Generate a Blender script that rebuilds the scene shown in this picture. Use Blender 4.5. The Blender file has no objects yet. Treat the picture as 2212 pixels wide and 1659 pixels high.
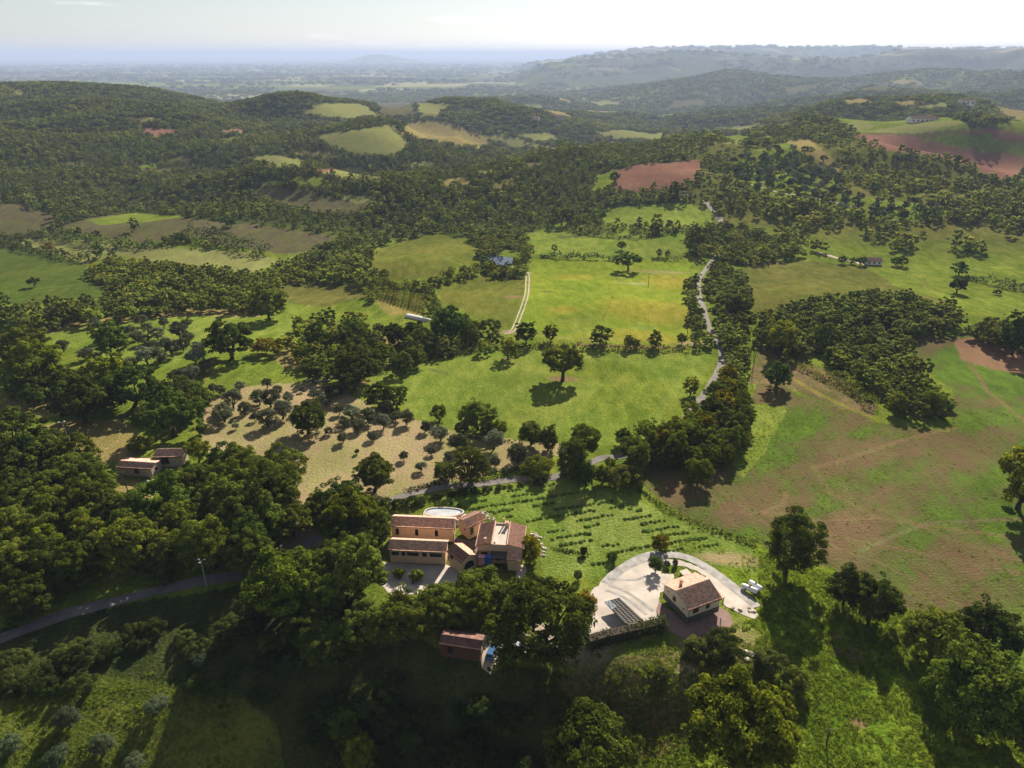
import bpy, bmesh, math, random
import numpy as np
from mathutils import Vector, Matrix

S = bpy.context.scene
COL = S.collection
rng = np.random.default_rng(7)
R = math.radians

# ------------------------------------------------------------------ camera, sky, sun, exposure
CAM_H, FPX, PITCH, K = 110.0, 711.0, R(24.86), 1024 / 2212
SUN_EL, SUN_AZ = R(30.0), R(19.0)
cam = bpy.data.objects.new("camera", bpy.data.cameras.new("camera"))
COL.objects.link(cam)
cam.location = (0, 0, CAM_H)
cam.rotation_euler = (math.pi / 2 - PITCH, 0, 0)
cam.data.sensor_width = 36
cam.data.lens = 36 * FPX / 1024
cam.data.clip_start, cam.data.clip_end = 1, 200000
S.camera = cam

W = bpy.data.worlds.new("World")
S.world = W
W.use_nodes = True
wn, wl = W.node_tree.nodes, W.node_tree.links
bg = wn["Background"]
sky = wn.new("ShaderNodeTexSky")
sky.sky_type = 'NISHITA'
sky.sun_disc = False
sky.sun_elevation, sky.sun_rotation = SUN_EL, SUN_AZ
sky.altitude = 400
sky.air_density, sky.dust_density, sky.ozone_density = 1.0, 0.3, 1.5
bg.inputs[1].default_value = 0.05
# a few thin wisps of cloud high over the plain, laid on the sky's own directions
tc = wn.new("ShaderNodeTexCoord")
mp = wn.new("ShaderNodeMapping")
mp.inputs['Scale'].default_value = (7, 7, 46)
cn = wn.new("ShaderNodeTexNoise")
cn.inputs['Scale'].default_value = 1.0
cn.inputs['Detail'].default_value = 5
cr = wn.new("ShaderNodeValToRGB")
cr.color_ramp.elements[0].position, cr.color_ramp.elements[1].position = 0.60, 0.74
cr.color_ramp.elements[1].color = (.55, .55, .55, 1)
cm = wn.new("ShaderNodeMixRGB")
cm.inputs[2].default_value = (15.0, 14.6, 14.2, 1)
wl.new(tc.outputs['Generated'], mp.inputs[0])
wl.new(mp.outputs[0], cn.inputs['Vector'])
wl.new(cn.outputs[0], cr.inputs[0])
wl.new(cr.outputs[0], cm.inputs[0])
# high thin veil of cirrus: it pales the blue
pale = wn.new("ShaderNodeHueSaturation")
pale.inputs['Saturation'].default_value = .45
pale.inputs['Value'].default_value = .94
wl.new(sky.outputs[0], pale.inputs['Color'])
wl.new(pale.outputs[0], cm.inputs[1])
wl.new(cm.outputs[0], bg.inputs[0])

sun = bpy.data.objects.new("sun", bpy.data.lights.new("sun", 'SUN'))
COL.objects.link(sun)
sun.data.energy = 5.0
sun.data.angle = R(0.53)
sun.data.color = (1.0, 0.90, 0.74)
sdir = Vector((math.sin(SUN_AZ) * math.cos(SUN_EL), math.cos(SUN_AZ) * math.cos(SUN_EL), math.sin(SUN_EL)))
sun.rotation_euler = sdir.to_track_quat('Z', 'Y').to_euler()
sun.location = (0, 0, 400)

S.view_settings.view_transform = 'Standard'
S.view_settings.look = 'None'
S.view_settings.gamma = 1
S.view_settings.exposure = 1.0
S.cycles.max_bounces = 5
S.cycles.diffuse_bounces = 1
S.cycles.glossy_bounces = 2
S.cycles.transmission_bounces = 3
S.cycles.volume_bounces = 1
S.cycles.use_denoising = True
S.cycles.sample_clamp_indirect = 4

# ------------------------------------------------------------------ helpers
def lin(r, g, b):
    f = lambda c: (c / 255 / 12.92) if c / 255 < .04045 else ((c / 255 + .055) / 1.055) ** 2.4
    return np.array([f(r), f(g), f(b)])

def hash2(ix, iy, seed):
    h = (ix.astype(np.int64) * 374761393 + iy.astype(np.int64) * 668265263 + seed * 1442695041) & 0xFFFFFFFF
    h = ((h ^ (h >> 13)) * 1274126177) & 0xFFFFFFFF
    h = h ^ (h >> 16)
    return (h & 0xFFFF) / 65535.0

def vnoise(x, y, seed=0):
    x, y = np.asarray(x, float), np.asarray(y, float)
    ix, iy = np.floor(x), np.floor(y)
    fx, fy = x - ix, y - iy
    fx, fy = fx * fx * fx * (fx * (fx * 6 - 15) + 10), fy * fy * fy * (fy * (fy * 6 - 15) + 10)
    ix, iy = ix.astype(np.int64), iy.astype(np.int64)
    a, b = hash2(ix, iy, seed), hash2(ix + 1, iy, seed)
    c, d = hash2(ix, iy + 1, seed), hash2(ix + 1, iy + 1, seed)
    return ((a + (b - a) * fx) * (1 - fy) + (c + (d - c) * fx) * fy) * 2 - 1

def fbm(x, y, seed=0, o=3):
    s, a, t = 0, 1, 0
    for i in range(o):
        s = s + a * vnoise(x * 2 ** i, y * 2 ** i, seed + i * 17)
        t += a
        a *= .5
    return s / t

def ss(a, b, x):
    t = np.clip((x - a) / (b - a), 0, 1)
    return t * t * (3 - 2 * t)

def tag(o, label=None, cat=None, group=None, kind=None):
    for k, v in (("label", label), ("category", cat), ("group", group), ("kind", kind)):
        if v:
            o[k] = v
    return o

def ray(vx, vy):
    a = (np.asarray(vx, float) * K - 512) / FPX
    b = -(np.asarray(vy, float) * K - 384) / FPX
    return a, math.cos(PITCH) + b * math.sin(PITCH), -math.sin(PITCH) + b * math.cos(PITCH)

def flat(vx, vy, z=0.0):
    dx, dy, dz = ray(vx, vy)
    t = (z - CAM_H) / dz
    return np.array([dx * t, dy * t])

def project(x, y, z):
    """world -> coordinates of the 2212-wide view, and depth along the axis"""
    cz = y * math.cos(PITCH) - (z - CAM_H) * math.sin(PITCH)
    cy = y * math.sin(PITCH) + (z - CAM_H) * math.cos(PITCH)
    return (512 + FPX * x / cz) / K, (384 - FPX * cy / cz) / K, cz

# ------------------------------------------------------------------ terrain
AZ = np.radians(np.linspace(-52, 52, 1101))
LD0, LD1, ND = math.log(30), math.log(65000), 1250
LD = np.linspace(LD0, LD1, ND)
DD = np.exp(LD)
kaz = np.radians([-60, -34.5, -24.6, -13, 0, 12.7, 24.3, 34.5, 60])
kd = [30, 60, 80, 90, 100, 110, 120, 130, 150, 200, 300, 400, 500, 650, 800, 1000, 1300, 1700, 2200, 2800, 3500, 5000, 65000]
kz = np.array([
    [-24, -24, -23, -21, -16, -10, -4, -1, 0, 0, -3, -6, -14, -28, -32, -25, -16, 8, 52, -50, -150, -200, -215],
    [-24, -24, -23, -21, -16, -10, -4, -1, 0, 0, -3, -6, -14, -28, -32, -25, -16, 8, 54, -50, -150, -200, -215],
    [-25, -25, -23, -21, -16, -9, -4, -1, 0, 0, -2, -8, -20, -34, -42, -42, -34, -14, 44, -60, -160, -205, -215],
    [-24, -24, -21, -18, -13, -7, -2, 0, 0, 1, -4, -12, -22, -34, -42, -50, -60, -70, -92, -150, -190, -205, -215],
    [-22, -22, -18, -14, -7, -2, 0, 0, 0, 0, -1, -5, -10, -16, -26, -55, -74, -86, -82, -66, -150, -205, -215],
    [-16, -16, -12, -9, -6, -2.5, 0, 0, 0, 0, -1, -2, -3, -3, 0, -12, -60, -95, -112, -125, -150, -190, -215],
    [-8, -8, -6, -5.2, -4.4, -3.6, -2.8, -2, -1, -1, 0, 0, 0, 0, 0, -3, -24, -45, -62, -80, -95, -120, -215],
    [-10, -10, -9, -8, -7, -6, -5.4, -4.8, -4, -3, -1, 0, 0, 0, 0, 0, -4, -18, -48, -75, -90, -110, -215],
    [-10, -10, -9, -8, -7, -6, -5.4, -4.8, -4, -3, -1, 0, 0, 0, 0, 0, -4, -18, -48, -75, -90, -110, -215]], float)

def gsm(a, s, axis):
    n = int(3 * s) + 1
    k = np.exp(-.5 * (np.arange(-n, n + 1) / s) ** 2)
    k /= k.sum()
    return np.apply_along_axis(lambda v: np.convolve(np.pad(v, n, mode='edge'), k, 'valid'), axis, a)

t1 = np.array([np.interp(LD, np.log(kd), row) for row in kz])            # rows: table azimuths
G = np.empty((len(AZ), ND))
for j in range(ND):
    G[:, j] = np.interp(AZ, kaz, t1[:, j])
G = gsm(gsm(G, 6, 1), 42, 0)
AZg, DDg = np.meshgrid(AZ, DD, indexing='ij')
X, Y = DDg * np.sin(AZg), DDg * np.cos(AZg)

def ridge(pts, D0, w, base=-210, rough=0.0, seed=0):
    """a range of hills D0 metres off whose crest has the given outline"""
    p = np.array(pts, float)
    dx, dy, dz = ray(p[:, 0], p[:, 1])
    az = np.arctan2(dx, dy)
    z = CAM_H + D0 * dz / np.hypot(dx, dy)
    h = np.maximum(np.interp(AZ, az, z) - base, 0)
    wob = 1 + .10 * fbm(AZ * 18, AZ * 0 + seed, seed)
    u = (LD[None, :] - np.log(D0 * wob)[:, None]) / np.where(LD[None, :] < math.log(D0), w, w * .7)
    return h[:, None] * np.exp(-u * u) * (1 + rough * fbm(X / (D0 * .09), Y / (D0 * .09), seed + 3, 4))

base = G.copy()
G = np.maximum(G, base + ridge([(-200, 137), (720, 136), (760, 128), (790, 118.5), (820, 117), (850, 120), (890, 128), (930, 136), (2600, 137)], 30000, .16))
G = np.maximum(G, -215 + ridge([(-200, 156), (1080, 156), (1160, 134), (1230, 126), (1300, 115), (1400, 103), (1440, 104), (1480, 100.5), (1560, 102), (1640, 99.5), (1700, 104), (1780, 101), (1870, 98), (1960, 105), (2080, 106), (2212, 103), (2400, 100)], 15000, .30, -215, .06, 5))
G = np.maximum(G, -212 + ridge([(-200, 178), (980, 178), (1090, 168), (1160, 143), (1280, 126), (1380, 117), (1450, 112), (1500, 110), (1560, 112), (1640, 119), (1720, 124), (1820, 128), (1880, 122), (1960, 110), (2080, 108), (2212, 105), (2400, 105)], 9500, .26, -212, .10, 9))
G = np.maximum(G, -205 + ridge([(-200, 215), (1150, 212), (1330, 190), (1440, 172), (1520, 160), (1590, 155), (1660, 160), (1740, 165), (1830, 170), (1920, 163), (2000, 156), (2100, 158), (2212, 150), (2400, 148)], 5600, .30, -205, .14, 12))
G = np.maximum(G, -160 + ridge([(-200, 300), (1200, 290), (1400, 262), (1600, 240), (1750, 216), (1900, 205), (2050, 196), (2212, 190), (2400, 188)], 3300, .26, -160, .12, 21))
# knolls and swells (view x, view y, assumed height of the ground there, radius m, rise m)
for vx, vy, zz, rr, hh in [(905, 562, -12, 42, 10), (850, 632, -8, 28, 4), (1320, 640, -3, 55, 3), (430, 492, -28, 95, 18), (620, 510, -30, 80, 13),
                           (300, 528, -22, 70, 10), (60, 470, -25, 80, 14), (660, 432, -40, 110, 18), (90, 610, -10, 60, 5), (1420, 375, -2, 60, 8), (1790, 600, 0, 45, 4.5), (1700, 390, 0, 90, 10),
                           (1000, 205, -72, 260, 14), (780, 305, -80, 190, 26), (960, 282, -82, 200, 18), (690, 430, -40, 110, 12),
                           (1120, 262, -75, 300, 24), (2080, 300, -2, 140, 14), (1060, 400, -20, 60, 10), (340, 330, -50, 150, 16), (1250, 330, -85, 160, 20),
                           (1420, 465, -3, 60, 5), (2000, 640, 0, 60, 3)]:
    cx, cy = flat(vx, vy, zz)
    G += hh * np.exp(-((X - cx) ** 2 + (Y - cy) ** 2) / rr ** 2)
hillk = ss(500, 1400, DDg) * (1 - ss(3000, 5000, DDg)) * (1 - .65 * (1 - ss(-.42, -.22, AZg)) * ss(1300, 1800, DDg))
G += hillk * (fbm(X / 430, Y / 430, 31, 2) * 36 + (1 - 2 * np.abs(fbm(X / 330, Y / 480, 47, 2))) * 20 + fbm(X / 170, Y / 170, 41, 2) * 8)
G += ss(70, 400, DDg) * (1 - ss(2000, 4000, DDg)) * fbm(X / 75, Y / 75, 51, 3) * 1.7
G += (1 - ss(400, 900, DDg)) * fbm(X / 9, Y / 9, 61, 2) * .16
G += ss(4500, 8000, DDg) * fbm(X / 900, Y / 900, 71, 3) * 9

def pad(cx, cy, r, z, soft):
    global G
    d = np.hypot(X - cx, Y - cy)
    k = 1 - ss(r, r + soft, d)
    G = G * (1 - k) + z * k
pad(-13, 143, 21, 0, 18)       # the villa
pad(33, 124, 17, 0, 13)         # the small house and its drive
pad(-1, 118, 11, 0, 12)        # the yard under the trees
pad(-107, 178, 11, 0, 10)      # the old sheds

def zf(x, y):
    x, y = np.asarray(x, float), np.asarray(y, float)
    a = np.clip((np.arctan2(x, y) - AZ[0]) / (AZ[1] - AZ[0]), 0, len(AZ) - 1.001)
    d = np.clip((np.log(np.maximum(np.hypot(x, y), 30)) - LD0) / (LD[1] - LD[0]), 0, ND - 1.001)
    ia, id_ = a.astype(int), d.astype(int)
    fa, fd = a - ia, d - id_
    return (G[ia, id_] * (1 - fa) * (1 - fd) + G[ia + 1, id_] * fa * (1 - fd) + G[ia, id_ + 1] * (1 - fa) * fd + G[ia + 1, id_ + 1] * fa * fd)


def at(vx, vy, lift=0.0):
    """where the sight line of a point of the view meets the ground (raised by lift): x, y"""
    vx, vy = np.atleast_1d(np.asarray(vx, float)), np.atleast_1d(np.asarray(vy, float))
    dx, dy, dz = ray(vx, vy)
    az = np.arctan2(dx, dy)
    tn = dz / np.hypot(dx, dy)
    out = np.empty((len(vx), 2))
    ia = np.clip(((az - AZ[0]) / (AZ[1] - AZ[0])).round().astype(int), 0, len(AZ) - 1)
    for i in range(len(vx)):
        f = G[ia[i]] + lift - CAM_H - DD * tn[i]
        hit = np.nonzero(f >= 0)[0]
        j = hit[0] if len(hit) else ND - 1
        if 0 < j and len(hit):
            t = f[j - 1] / (f[j - 1] - f[j])
            D = DD[j - 1] + t * (DD[j] - DD[j - 1])
        else:
            D = DD[j]
        out[i] = D * math.sin(az[i]), D * math.cos(az[i])
    return out

def pt(vx, vy, lift=0.0):
    return at(vx, vy, lift)[0]

def visible(x, y, h, slack=3.0):
    a = np.clip(((np.arctan2(x, y) - AZ[0]) / (AZ[1] - AZ[0])).round().astype(int), 0, len(AZ) - 1)
    D = np.hypot(x, y)
    j = np.clip(((np.log(D) - LD0) / (LD[1] - LD[0])).astype(int) - 4, 0, ND - 1)
    return (zf(x, y) + h + slack - CAM_H) / D > SLOPE[a, j]

def dense(poly, n=6):
    p = np.array(poly, float)
    q = np.roll(p, -1, axis=0)
    return np.concatenate([p + (q - p) * (i / n) for i in range(n)], axis=1).reshape(-1, 2)

def wpoly(poly, lift=0.0):
    d = dense(poly)
    return at(d[:, 0], d[:, 1], lift)

def inside(poly, x, y):
    c = np.zeros(np.shape(x), bool)
    px, py = poly[:, 0], poly[:, 1]
    j = len(poly) - 1
    for i in range(len(poly)):
        if py[i] != py[j]:
            c ^= ((py[i] > y) != (py[j] > y)) & (x < (px[j] - px[i]) * (y - py[i]) / (py[j] - py[i]) + px[i])
        j = i
    return c

def linedist(line, x, y):
    d = np.full(np.shape(x), 1e9)
    for (ax, ay), (bx, by) in zip(line[:-1], line[1:]):
        ux, uy = bx - ax, by - ay
        t = np.clip(((x - ax) * ux + (y - ay) * uy) / (ux * ux + uy * uy + 1e-9), 0, 1)
        d = np.minimum(d, np.hypot(x - ax - t * ux, y - ay - t * uy))
    return d

# ------------------------------------------------------------------ what grows where, plus one patch of painted shade (outlines in the 2212-wide view, laid on the ground)
C = dict(
    grass=((.092, .140, .016), (.160, .185, .028)), lush=((.112, .168, .022), (.170, .200, .036)), yellow=((.205, .205, .024), (.27, .225, .040)), lime=((.135, .195, .018), (.185, .215, .026)),
    dull=((.085, .100, .020), (.130, .122, .032)), dome=((.090, .118, .018), (.140, .138, .028)), tan=((.33, .245, .145), (.20, .195, .070)), olive=((.20, .18, .055), (.25, .19, .08)),
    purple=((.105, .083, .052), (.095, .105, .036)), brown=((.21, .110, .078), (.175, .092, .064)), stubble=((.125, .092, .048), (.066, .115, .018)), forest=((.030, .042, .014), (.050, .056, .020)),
    bank=((.10, .10, .035), (.19, .13, .07)), pale=((.20, .20, .070), (.17, .185, .055)), corn=((.24, .19, .06), (.30, .23, .08)), soil=((.23, .14, .085), (.19, .115, .070)),
    dark=((.058, .095, .016), (.085, .105, .022)), track=((.30, .235, .165), (.26, .20, .13)), vine=((.17, .17, .04), (.23, .17, .06)), lav=((.120, .185, .026), (.185, .225, .052)),
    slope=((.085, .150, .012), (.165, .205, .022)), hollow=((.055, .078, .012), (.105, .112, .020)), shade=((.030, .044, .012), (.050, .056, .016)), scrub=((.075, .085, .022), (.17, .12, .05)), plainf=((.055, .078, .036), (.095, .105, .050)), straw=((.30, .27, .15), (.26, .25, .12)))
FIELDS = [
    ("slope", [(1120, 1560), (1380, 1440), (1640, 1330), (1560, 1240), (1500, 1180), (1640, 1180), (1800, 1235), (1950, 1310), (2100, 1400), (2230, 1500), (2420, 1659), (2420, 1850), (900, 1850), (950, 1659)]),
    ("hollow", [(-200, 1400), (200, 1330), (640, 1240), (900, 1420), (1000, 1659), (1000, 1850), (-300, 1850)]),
    ("shade", [(-200, 1400), (200, 1320), (640, 1240), (760, 1290), (960, 1400), (1240, 1460), (1220, 1600), (1180, 1850), (640, 1850), (600, 1560), (520, 1500), (380, 1480), (200, 1460), (60, 1500), (-200, 1560)]),  # dark ground colour painted in for the tree shade on bank and hollow
    ("stubble", [(1620, 880), (1650, 800), (1720, 850), (1900, 912), (2050, 935), (2060, 850), (1985, 780), (1930, 735), (2080, 720), (2212, 700), (2600, 760), (2900, 1700), (2400, 1659), (2212, 1500), (2100, 1400), (1950, 1310), (1800, 1230), (1620, 1165), (1500, 1130), (1370, 1035), (1400, 1010), (1580, 990)]),
    ("lush", [(1625, 870), (1700, 880), (1650, 980), (1600, 1030), (1580, 1000)]),
    ("soil", [(2060, 735), (2130, 725), (2300, 780), (2300, 830), (2150, 800), (2070, 775)]),
    ("tan", [(430, 960), (440, 870), (520, 838), (600, 828), (700, 828), (790, 868), (830, 893), (920, 912), (1010, 940), (1130, 952), (1260, 965), (1150, 1000), (1010, 1035), (870, 1062), (740, 1115), (690, 1130), (640, 1110), (560, 1030), (470, 1010)]),
    ("olive", [(60, 930), (150, 905), (270, 905), (300, 935), (285, 990), (220, 1000), (120, 985)]),
    ("olive", [(0, 860), (140, 855), (200, 880), (100, 905), (0, 890)]),
    ("olive", [(225, 1030), (340, 1040), (330, 1075), (270, 1085), (215, 1070)]),
    ("lush", [(690, 826), (840, 797), (960, 770), (1080, 750), (1530, 760), (1522, 830), (1450, 870), (1410, 950), (1330, 965), (1240, 960), (1130, 945), (1010, 935), (910, 905), (870, 870), (790, 838)]),
    ("grass", [(1200, 760), (1400, 790), (1450, 850), (1380, 930), (1250, 880), (1300, 830), (1180, 800)]),
    ("lime", [(1145, 562), (1300, 560), (1492, 560), (1486, 640), (1495, 725), (1440, 748), (1290, 742), (1120, 722), (1112, 700), (1135, 640)]),
    ("dome", [(930, 612), (1060, 590), (1138, 583), (1135, 620), (1100, 706), (1040, 690), (960, 652)]),
    ("dome", [(785, 574), (800, 545), (870, 520), (960, 503), (1030, 512), (1045, 550), (940, 596), (860, 607), (800, 604)]),
    ("vine", [(806, 645), (830, 614), (890, 611), (918, 650), (912, 682), (840, 682)]),
    ("dull", [(590, 642), (620, 608), (680, 603), (790, 625), (806, 642), (700, 662), (640, 660)]),
    ("lush", [(0, 738), (130, 700), (300, 682), (420, 672), (640, 684), (640, 712), (600, 738), (450, 745), (350, 800), (180, 760), (100, 735)]),
    ("olive", [(0, 730), (130, 697), (300, 675), (430, 664), (560, 672), (560, 685), (420, 681), (300, 691), (150, 712), (0, 752)]),
    ("pale", [(35, 520), (110, 510), (250, 528), (450, 538), (545, 548), (610, 562), (540, 592), (400, 572), (250, 552), (180, 572), (90, 545)]),
    ("purple", [(125, 492), (200, 470), (290, 460), (400, 470), (580, 488), (720, 512), (765, 520), (640, 548), (560, 542), (480, 532), (430, 512), (300, 527), (180, 508)]),
    ("grass", [(180, 478), (290, 460), (400, 468), (330, 478), (220, 486)]),
    ("dark", [(-80, 545), (50, 533), (160, 560), (235, 600), (222, 642), (100, 655), (-80, 660)]),
    ("purple", [(-60, 440), (40, 442), (110, 462), (130, 482), (60, 502), (-60, 514)]),
    ("purple", [(505, 408), (600, 404), (720, 428), (812, 440), (760, 462), (660, 456), (560, 432)]),
    ("lush", [(1300, 470), (1312, 448), (1450, 438), (1540, 444), (1546, 472), (1510, 490), (1380, 492), (1310, 488)]),
    ("lush", [(1120, 512), (1222, 480), (1250, 508), (1320, 503), (1440, 508), (1492, 497), (1482, 548), (1440, 557), (1300, 560), (1180, 552), (1130, 548)]),
    ("brown", [(1325, 408), (1335, 366), (1370, 356), (1515, 345), (1512, 380), (1480, 405), (1400, 412)]),
    ("grass", [(1278, 412), (1290, 378), (1335, 366), (1322, 408)]),
    ("dull", [(1570, 605), (1620, 568), (1700, 560), (1870, 575), (2050, 580), (2300, 640), (2300, 725), (2100, 725), (2070, 662), (1900, 640), (1750, 640), (1650, 692), (1620, 662)]),
    ("grass", [(1870, 580), (2060, 575), (2212, 630), (2212, 720), (2100, 722), (2050, 650), (1940, 620)]),
    ("dull", [(1500, 500), (1560, 492), (1580, 520), (1500, 560)]),
    ("bank", [(1640, 745), (1700, 770), (1760, 790), (1850, 830), (1900, 870), (1880, 905), (1760, 860), (1690, 830), (1610, 830)]),
    ("lav", [(930, 1088), (1010, 1062), (1200, 1035), (1330, 1058), (1450, 1118), (1620, 1178), (1640, 1245), (1500, 1195), (1400, 1190), (1290, 1245), (1180, 1245), (1140, 1130), (1000, 1100)]),
    ("scrub", [(1200, 1470), (1320, 1420), (1450, 1390), (1560, 1350), (1640, 1400), (1690, 1480), (1600, 1560), (1420, 1640), (1300, 1640), (1260, 1540)]),
    ("corn", [(798, 748), (800, 727), (882, 722), (900, 742), (880, 752)]), ("pale", [(786, 757), (872, 755), (872, 790), (800, 802)]),
    ("olive", [(590, 770), (640, 745), (700, 760), (690, 790), (620, 800)]),
    ("purple", [(140, 350), (195, 346), (205, 356), (150, 361)]), ("pale", [(533, 340), (600, 335), (655, 345), (650, 362), (560, 360)]), ("olive", [(630, 330), (690, 326), (740, 338), (700, 344)]), ("brown", [(683, 366), (737, 362), (745, 374), (700, 378)]),
    ("pale", [(1027, 290), (1095, 290), (1185, 318), (1110, 318)]), ("pale", [(1284, 286), (1340, 280), (1454, 294), (1440, 304), (1330, 300)]), ("pale", [(1030, 368), (1062, 365), (1068, 375), (1036, 377)]), ("pale", [(1277, 222), (1320, 216), (1340, 226), (1290, 232)]),
    ("pale", [(1124, 226), (1165, 222), (1175, 232), (1130, 236)]), ("pale", [(1808, 268), (1860, 261), (1898, 272), (1840, 284)]), ("pale", [(1540, 276), (1640, 268), (1725, 266), (1700, 276), (1580, 284)]), ("olive", [(1821, 216), (1870, 212), (1880, 222), (1830, 226)]), ("olive", [(1938, 220), (1975, 216), (1980, 226), (1942, 229)]), ("pale", [(1971, 228), (2040, 221), (2050, 230), (1985, 236)]), ("grass", [(1531, 298), (1600, 291), (1628, 299), (1560, 306)]),
    ("grass", [(470, 300), (520, 296), (540, 304), (490, 310)]), ("pale", [(560, 392), (600, 388), (612, 398), (575, 402)]), ("pale", [(880, 352), (930, 348), (945, 358), (895, 364)]), ("olive", [(950, 390), (1000, 384), (1015, 396), (960, 402)]), ("pale", [(30, 196), (52, 190), (50, 206), (28, 214)]),
    ("brown", [(298, 290), (312, 278), (345, 275), (378, 281), (372, 292), (335, 297)]), ("soil", [(470, 283), (520, 277), (535, 284), (500, 290)]),
    ("olive", [(250, 256), (320, 252), (350, 262), (300, 262)]), ("purple", [(360, 345), (400, 335), (410, 347), (370, 352)]), ("purple", [(290, 365), (370, 362), (365, 376), (300, 372)]),
    ("grass", [(300, 358), (345, 352), (340, 362), (305, 364)]),
    ("pale", [(685, 290), (790, 278), (852, 268), (884, 312), (850, 337), (760, 332), (700, 310)]), ("olive", [(866, 292), (880, 263), (962, 260), (1064, 300), (1040, 322), (920, 302)]),
    ("pale", [(640, 240), (700, 222), (782, 224), (822, 250), (740, 258)]), ("purple", [(808, 222), (892, 221), (902, 250), (828, 252)]), ("pale", [(894, 221), (972, 224), (950, 252), (908, 252)]),
    ("lush", [(612, 384), (700, 384), (742, 402), (660, 402)]), ("pale", [(690, 372), (780, 364), (832, 390), (760, 392)]), ("pale", [(720, 420), (810, 425), (830, 436), (770, 440)]),
    ("olive", [(1060, 395), (1110, 388), (1115, 402), (1070, 406)]), ("purple", [(1130, 352), (1170, 350), (1172, 362), (1135, 363)]),
    ("grass", [(1572, 345), (1700, 308), (1792, 328), (1832, 420), (1980, 440), (2085, 462), (1900, 482), (1750, 442), (1620, 412), (1580, 382)]),
    ("olive", [(1690, 305), (1750, 300), (1800, 345), (1850, 365), (1800, 370), (1740, 330)]),
    ("brown", [(1838, 290), (1960, 293), (2080, 318), (2300, 352), (2180, 384), (2050, 342), (1900, 322)]), ("grass", [(1985, 300), (2050, 284), (2150, 308), (2195, 332), (2080, 322)]),
    ("brown", [(2110, 365), (2140, 340), (2200, 345), (2190, 380), (2150, 395)]), ("brown", [(2085, 282), (2212, 310), (2300, 322), (2300, 300), (2120, 276)]),
    ("grass", [(2130, 272), (2230, 248), (2300, 248), (2300, 292), (2212, 292)]), ("pale", [(1866, 286), (1980, 264), (2082, 262), (2010, 286)]),
    ("pale", [(1395, 292), (1430, 286), (1475, 300), (1400, 310)]), ("pale", [(1540, 310), (1660, 295), (1720, 300), (1600, 312)]), ("olive", [(1220, 316), (1330, 305), (1360, 310), (1250, 322)]),
    ("pale", [(1120, 290), (1180, 285), (1210, 300), (1150, 305)]), ("olive", [(1130, 325), (1200, 318), (1230, 326), (1150, 332)]),
]
TRACKS = [("soil", 1.0, [(1760, 1010), (1850, 985), (1960, 948), (2060, 925)], .55), ("soil", .8, [(2080, 770), (2140, 850), (2212, 910)], .5), ("soil", .7, [(1560, 1105), (1700, 1110), (1760, 1125), (1900, 1120), (2212, 1165)], .5),
          ("soil", .8, [(1700, 1065), (1690, 1090), (1650, 1105)], .6), ("soil", .9, [(1760, 1010), (1790, 1060), (1900, 1120)], .45), ("track", .7, [(1860, 1190), (2000, 1130), (2212, 1120)], .22), ("soil", .8, [(1480, 1000), (1600, 1090), (1700, 1130), (1860, 1170), (2212, 1240)], .35),
          ("soil", .6, [(1500, 1060), (1700, 1150), (1900, 1215), (2100, 1320)], .4), ("soil", .6, [(1900, 1100), (2050, 1160), (2212, 1215)], .4),
          ("olive", .7, [(1930, 580), (1990, 600), (2000, 625), (2060, 650)], .6), ("yellow", .8, [(1700, 810), (1760, 845), (1840, 885), (1900, 905)], .7), ("olive", 1.2, [(1130, 720), (1300, 735), (1500, 740)], .8), ("soil", 1.6, [(1250, 745), (1480, 752)], .9),
          ("purple", .9, [(930, 798), (965, 808)], .8), ("dark", .5, [(1300, 690), (1325, 640)], .6), ("track", 1.4, [(640, 1090), (640, 1120), (690, 1175)], .8)]
SPOTS = [("yellow", 1400, 668, 26, 24), ("yellow", 1455, 610, 16, 22), ("yellow", 1380, 725, 26, 9), ("yellow", 1240, 600, 14, 10), ("yellow", 1215, 668, 9, 7), ("straw", 1370, 612, 10, 3), ("lush", 1250, 690, 12, 8), ("lav", 1390, 708, 7, 4), ("lush", 1250, 715, 14, 4), ("dark", 1185, 630, 5, 2), ("lush", 1330, 600, 8, 5),("soil", 1215, 818, 6.5, 2.6), ("soil", 1098, 778, 3.0, 1.2), ("track", 1500, 742, 7, 3), ("track", 1100, 716, 5, 3), ("soil", 770, 826, 5, 1.8), ("track", 640, 1170, 5, 5), ("soil", 1805, 1375, 1.3, 1.0), ("soil", 1808, 1407, 2.0, 1.2), ("soil", 1842, 1410, 1.6, 2.2), ("soil", 1855, 1560, 1.8, 1.2),
         ("yellow", 1450, 610, 16, 7), ("straw", 1130, 590, 7, 4), ("tan", 1420, 588, 20, 4), ("soil", 1110, 640, 6, 3), ("purple", 1230, 512, 12, 5), ("track", 1240, 1400, 9, 4), ("tan", 1560, 1380, 9, 6), ("tan", 1480, 1440, 4, 7), ("tan", 1580, 1210, 9, 3)]

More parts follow.
